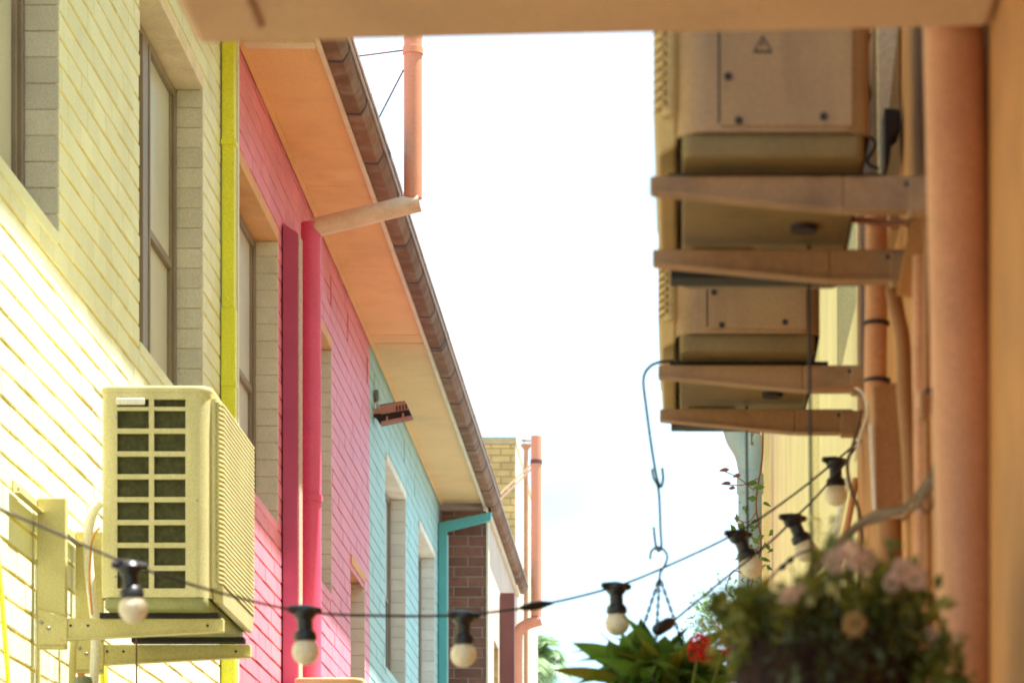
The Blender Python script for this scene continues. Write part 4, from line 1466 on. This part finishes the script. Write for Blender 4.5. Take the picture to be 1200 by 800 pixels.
def chain(t, a, b):
    g = G()
    a, b = Vector(a), Vector(b)
    d = (b - a)
    n = max(4, int(d.length / 0.009))
    u = d.normalized()
    s = u.cross(Vector((0, 1, 0))).normalized()
    w = u.cross(s)
    for i in range(n):
        c = a + d * ((i + 0.5) / n)
        q = s if i % 2 else w
        pp = [c + u * (0.0065 * math.cos(2 * PI * k / 8)) + q * (0.0026 * math.sin(2 * PI * k / 8)) for k in range(9)]
        g.tube(pp, 0.0016, 4, caps=False)
    mk('chain', g, M['wire'], t)


g = G()
g.tube(smooth_pts([P(x, y, YH + 0.02) for x, y in ((762, 655), (763, 646), (770, 641), (778, 644), (782, 652), (779, 662), (774, 670), (773, 676))], 5), 0.0028, 6)
mk('hook', g, M['wire'], t, smooth=60)
top = P(773, 676, YH + 0.02)
potc = P(772, 866, YH)
for a in (2.6, 0.4, 4.6):
    chain(t, top, potc + Vector((0.105 * math.cos(a), 0.105 * math.sin(a), 0.06)))
g = G()
g.lathe([(0.07, -0.14), (0.085, -0.13), (0.105, 0.0), (0.115, 0.05), (0.115, 0.07), (0.105, 0.07), (0.10, 0.05), (0.02, 0.045)], potc, 24)
mk('pot', g, M['terra'], t, smooth=40)
lms = [leaf_mesh('leaf', 0.17, 0.024, M['leaf'], 0.22, 0.3), leaf_mesh('leaf', 0.14, 0.029, M['leaf'], 0.4, 0.25), leaf_mesh('leaf', 0.19, 0.023, M['leaf'], 0.5, 0.3)]
lmy = leaf_mesh('leaf', 0.16, 0.019, M['leaf2'], 0.15, 0.3)


def leaf_between(t, me, L, base, tip, y0, y1, roll=0.0, wid=1.0):
    a, b = P(*base, y0), P(*tip, y1)
    d = b - a
    q = d.to_track_quat('X', 'Z').to_matrix().to_3x3()
    # droop is in -z of the leaf; roll about its length
    m3 = q @ Matrix.Rotation(roll, 3, 'X')
    o = placed('leaf', me, t, a, m3.to_euler(), (d.length / L * 1.02, wid, 1))
    return o


spec = [((735, 800), (643, 777), lmy, .16, -0.05, 0.9, 0.8), ((745, 790), (674, 743), lms[0], .17, -0.02, 0.9, 1.0), ((742, 798), (687, 776), lms[1], .14, 0.03, 0.5, 0.7),
        ((765, 800), (714, 742), lms[1], .14, -0.06, 0.9, 1.0), ((752, 800), (765, 715), lms[1], .14, 0.02, 1.3, 1.1), ((770, 800), (790, 728), lms[0], .17, 0.05, -1.2, 0.9),
        ((775, 800), (815, 742), lms[1], .14, -0.04, -0.9, 0.9), ((780, 795), (845, 725), lms[0], .17, 0.03, -0.8, 0.9), ((735, 805), (700, 800), lms[0], .17, -0.10, 0.5, 0.9),
        ((790, 805), (862, 755), lms[2], .19, -0.05, -0.8, 0.9), ((770, 812), (745, 752), lmy, .16, -0.06, 1.0, 0.9), ((760, 815), (790, 757), lms[0], .17, -0.08, -1.0, 1.0),
        ((740, 810), (765, 760), lms[2], .19, -0.09, 1.0, 1.2), ((800, 812), (838, 776), lms[1], .14, -0.09, -0.7, 1.0), ((725, 815), (668, 806), lms[0], .17, 0.02, 0.7, 0.9), ((760, 808), (735, 760), lms[0], .17, -0.11, 0.8, 1.0), ((800, 800), (860, 740), lms[1], .14, -0.10, -0.6, 1.1), ((790, 815), (872, 778), lms[0], .17, -0.12, -0.5, 1.0), ((775, 810), (806, 770), lms[1], .14, -0.12, -0.9, 1.1), ((730, 812), (690, 790), lms[1], .14, -0.08, 0.6, 0.9)]
for (bs, tp, me, L, dy, roll, wd) in spec:
    leaf_between(t, me, L, bs, tp, YH, YH + dy, roll, wd)
r = random.Random(21)
for k in range(72):
    az = r.uniform(0, 2 * PI)
    el = r.uniform(0.1, 1.1)
    me = r.choice(lms + [lmy])
    s = r.uniform(0.6, 1.05)
    b = potc + Vector((r.gauss(0, 0.035), r.gauss(0, 0.035), r.uniform(0.085, 0.15)))
    placed('leaf', me, t, b, Euler((r.uniform(-0.4, 0.4), -el, az), 'XYZ'), (s, s * r.uniform(0.9, 1.3), s))
pet = leaf_mesh('petal', 0.017, 0.007, M['flower_red'], -0.3, 0.1, 4, True)


def flower_head(t, c, rr, n, me, seed, name='flower', size=1.0, m=None):
    q = random.Random(seed)
    g = G()
    for i in range(n):
        d = Vector((q.gauss(0, 1), q.gauss(0, 1), q.gauss(0.25, 1))).normalized()
        p = Vector(c) + d * rr * q.uniform(0.55, 0.8)
        s = d.cross(Vector((q.gauss(0, 1), q.gauss(0, 1), q.gauss(0, 1)))).normalized()
        n2 = d.cross(s)
        L, w = rr * 0.34 * size, rr * 0.12 * size
        e = (d * 0.8 + s * q.uniform(-0.9, 0.9)).normalized()
        g.add([p, p + e * L * 0.5 + n2 * w, p + e * L, p + e * L * 0.5 - n2 * w], [(0, 1, 2, 3)])
    return mk(name, g, m, t)


for (px, py, rr, sd) in ((820, 755, 0.024, 1), (826, 766, 0.018, 2), (814, 765, 0.017, 3), (848, 757, 0.015, 4), (856, 766, 0.012, 7)):
    flower_head(t, P(px, py, YH - 0.14), rr, 130, None, sd, 'red_flower', 1.15, M['flower_red'])
g = G()
g.tube([P(800, 840, YH - 0.1), P(812, 800, YH - 0.12), P(819, 760, YH - 0.14)], 0.003, 6)
g.tube([P(820, 840, YH - 0.1), P(835, 800, YH - 0.12), P(850, 760, YH - 0.14)], 0.003, 6)
mk('flower_stem', g, M['fol'], t)

# ------------------------------------------------------------------ planter with faded flowers close on the right
YK = 3.72
c = P(990, 830, YK)
t = thing('wall_planter', 'bushy wall planter of faded pink flowers in a dark fibre basket, close at lower right', 'planter', c)
g = G()
g.lathe([(0.03, -0.16), (0.07, -0.12), (0.10, -0.03), (0.108, 0.075), (0.10, 0.075), (0.08, 0.05), (0.02, 0.045)], P(968, 830, YK), 32)
mk('fibre_basket', g, M['coir'], t, smooth=50)
r = random.Random(31)
fib = []
g = G()
for k in range(260):
    a = r.uniform(0, 2 * PI)
    z = r.uniform(-0.08, 0.08)
    rr = 0.104 + 0.006 * r.random()
    b = P(968, 830, YK) + Vector((rr * math.cos(a), rr * math.sin(a), z))
    e = b + Vector((r.gauss(0, 0.008), r.gauss(0, 0.008), -r.uniform(0.02, 0.06)))
    w = Vector((-math.sin(a), math.cos(a), 0)) * 0.0016
    out = Vector((math.cos(a), math.sin(a), 0)) * 0.004
    g.add([b - w, b + w, e + out], [(0, 1, 2)])
o = mk('loose_fibres', g, M['coir'], t)
o['kind'] = 'stuff'
g = G()
bc = P(968, 830, YK)
g.box(bc.x, RX, YK - 0.01, YK + 0.01, bc.z - 0.18, bc.z - 0.162)
mk('support_arm', g, M['steel'], t)


def sprigs(specs, seed, m, name, size, leaves=24, stem=True):
    """Stems that fan out of the basket, each set with small leaves; ragged outline, gaps between them."""
    q = random.Random(seed)
    pts, g = [], G()
    for (bx, by, tx, ty, dy, sag) in specs:
        a, b = P(bx, by, YK), P(tx, ty, YK + dy)
        pp = []
        for i in range(7):
            u = i / 6
            pp.append(a.lerp(b, u) + Vector((0, 0, sag * (u - u * u) * 4)))
        g.tube(pp, [0.0018, 0.0017, 0.0015, 0.0013, 0.0011, 0.0009, 0.0006], 4)
        for i in range(leaves):
            u = q.uniform(0.25, 1.02) * 6
            k = min(int(u), 5)
            p = pp[k].lerp(pp[k + 1], u - k)
            sp = 0.011 * (1.25 - u / 9)
            pts.append(p + Vector((q.gauss(0, sp), q.gauss(0, sp), q.gauss(0, sp))))
    lv = leaf_cloud(pts, size, seed, 0.35)
    lv.add(g.v, g.f)
    o = mk(name, lv, m, t)
    o['kind'] = 'stuff'


q = random.Random(77)
outline = [(838, 745), (842, 715), (862, 702), (885, 690), (905, 680), (930, 678), (955, 668), (985, 640), (1015, 645), (1040, 662), (1062, 655), (1082, 680), (1100, 700), (1108, 735), (1128, 765), (1145, 800)]
sp1, sp2, sp3 = [], [], []
for k in range(92):
    a = q.choice(outline)
    f = q.uniform(0.55, 1.0) if k > 15 else 1.0
    if k <= 15:
        a = outline[k]
    bx = 968 + (a[0] - 990) * 0.35 + q.gauss(0, 16)
    by = 800
    tx = bx + (a[0] + q.gauss(0, 9) - bx) * f
    ty = by + (a[1] + q.gauss(0, 10) - by) * f
    (sp1 if q.random() < (0.35 if a[0] < 960 else 0.66) else sp2).append((bx, by, tx, ty, q.uniform(-0.12, 0.07), q.uniform(0.0, 0.02)))
for k in range(17):
    bx = q.uniform(860, 1075)
    tx = bx + q.gauss(0, 22)
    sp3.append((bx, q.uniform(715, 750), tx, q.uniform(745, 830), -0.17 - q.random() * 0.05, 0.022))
sprigs(sp1, 41, M['fol'], 'foliage', 0.020)
sprigs(sp2, 42, M['fol2'], 'pale_foliage', 0.021)
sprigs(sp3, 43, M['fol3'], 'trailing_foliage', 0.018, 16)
g = G()
q = random.Random(8)
for k in range(26):
    a = P(q.uniform(900, 1040), 800, YK)
    b = P(q.uniform(860, 1090), q.uniform(655, 740), YK + q.uniform(-0.05, 0.05))
    g.tube([a, a.lerp(b, 0.5) + Vector((0, 0, 0.02)), b], [0.0018, 0.0015, 0.0012], 5)
mk('stems', g, M['fol'], t)
for (px, py, rr, mm, sd) in ((997, 650, 0.020, 'flower', 1), (980, 657, 0.018, 'flower', 11), (1012, 657, 0.018, 'flower', 12), (1058, 668, 0.017, 'flower', 2), (1073, 678, 0.016, 'flower', 3), (1046, 682, 0.014, 'flower', 4),
                             (925, 698, 0.013, 'flower', 6), (1092, 742, 0.010, 'flower', 8), (975, 690, 0.008, 'flower_cream', 10), (950, 704, 0.007, 'flower_cream', 13), (938, 690, 0.008, 'flower', 17)):
    flower_head(t, P(px, py, YK - 0.14), rr * 0.8, 220, None, sd, 'flower', 1.0, M[mm])
flower_head(t, P(1001, 731, YK - 0.22), 0.014, 200, None, 5, 'flower', 1.0, M['flower_tan'])
t2 = thing('flower_bud', 'pale yellow round bloom on the thin dark wire above the planter', 'flower', P(954, 620, 5.43))
flower_head(t2, P(954, 614, 5.43), 0.016, 90, None, 9, 'bloom', 1.0, M['flower_cream'])
flower_head(t2, P(965, 630, 5.43), 0.012, 60, None, 19, 'bloom', 1.0, M['flower_cream'])

# ------------------------------------------------------------------ cables and pipes round the left unit
YU = 10.5
pipe_thing('coolant_hose', 'white lagged hose looping up behind the left outdoor unit', [(118, 588), (110, 598), (104, 620), (104, 660), (108, 700), (112, 740), (110, 800)], 10.9, 0.016, M['white'], 'hose')
pipe_thing('coolant_hose', 'thin orange tube beside the white lagged hose', [(117, 618), (111, 625), (107, 640), (105, 680), (108, 720)], 10.85, 0.004, M['copper'], 'hose', 6)
pipe_thing('conduit_pipe', 'rounded yellow conduit curving down below the left bracket', [(104, 743), (93, 744), (87, 752), (85, 775), (84, 850), (82, 1000)], 10.9, 0.012, M['bracket'])
pipe_thing('conduit_pipe', 'orange tube under the left bracket', [(95, 778), (95, 830), (95, 900)], 11.1, 0.012, M['copper'])
pipe_thing('conduit_pipe', 'second narrower orange tube under the left bracket', [(110, 770), (112, 830), (114, 900)], 11.1, 0.008, M['copper'])
pipe_thing('conduit_pipe', 'yellow tube slanting below the left outdoor unit', [(117, 768), (122, 800), (124, 880)], 11.3, 0.014, M['ydown'])
pipe_thing('wall_cable', 'thick yellow cable running down the left edge of the yellow wall', [(-4, 640), (1, 690), (6, 750), (9, 790), (10, 830), (10, 950)], 9.85, 0.0075, M['ydown'], 'cable')
pipe_thing('wall_conduit', 'straight ochre conduit on the yellow wall behind the left bracket', [(45, 655), (45, 720), (45, 1000)], 10.48, 0.007, M['bracket'], 'conduit')
pipe_thing('wall_cable', 'thin dark cable dropping from the left outdoor unit', [(160, 742), (160, 800), (160, 900)], 11.0, 0.003, M['brown_pipe'], 'cable', 6)
t = thing('isolator_switch', 'round grey switch cap under the left bracket', 'switch', P(98, 795, 10.8))
g = G()
g.lathe([(0.028, -0.10), (0.030, -0.01), (0.026, 0.008), (0.012, 0.012)], P(98, 796, 10.8), 16)
mk('cap', g, M['greybox'], t, smooth=40)
print('objects', len(bpy.data.objects), 'tris', sum(len(m.polygons) for m in bpy.data.meshes))
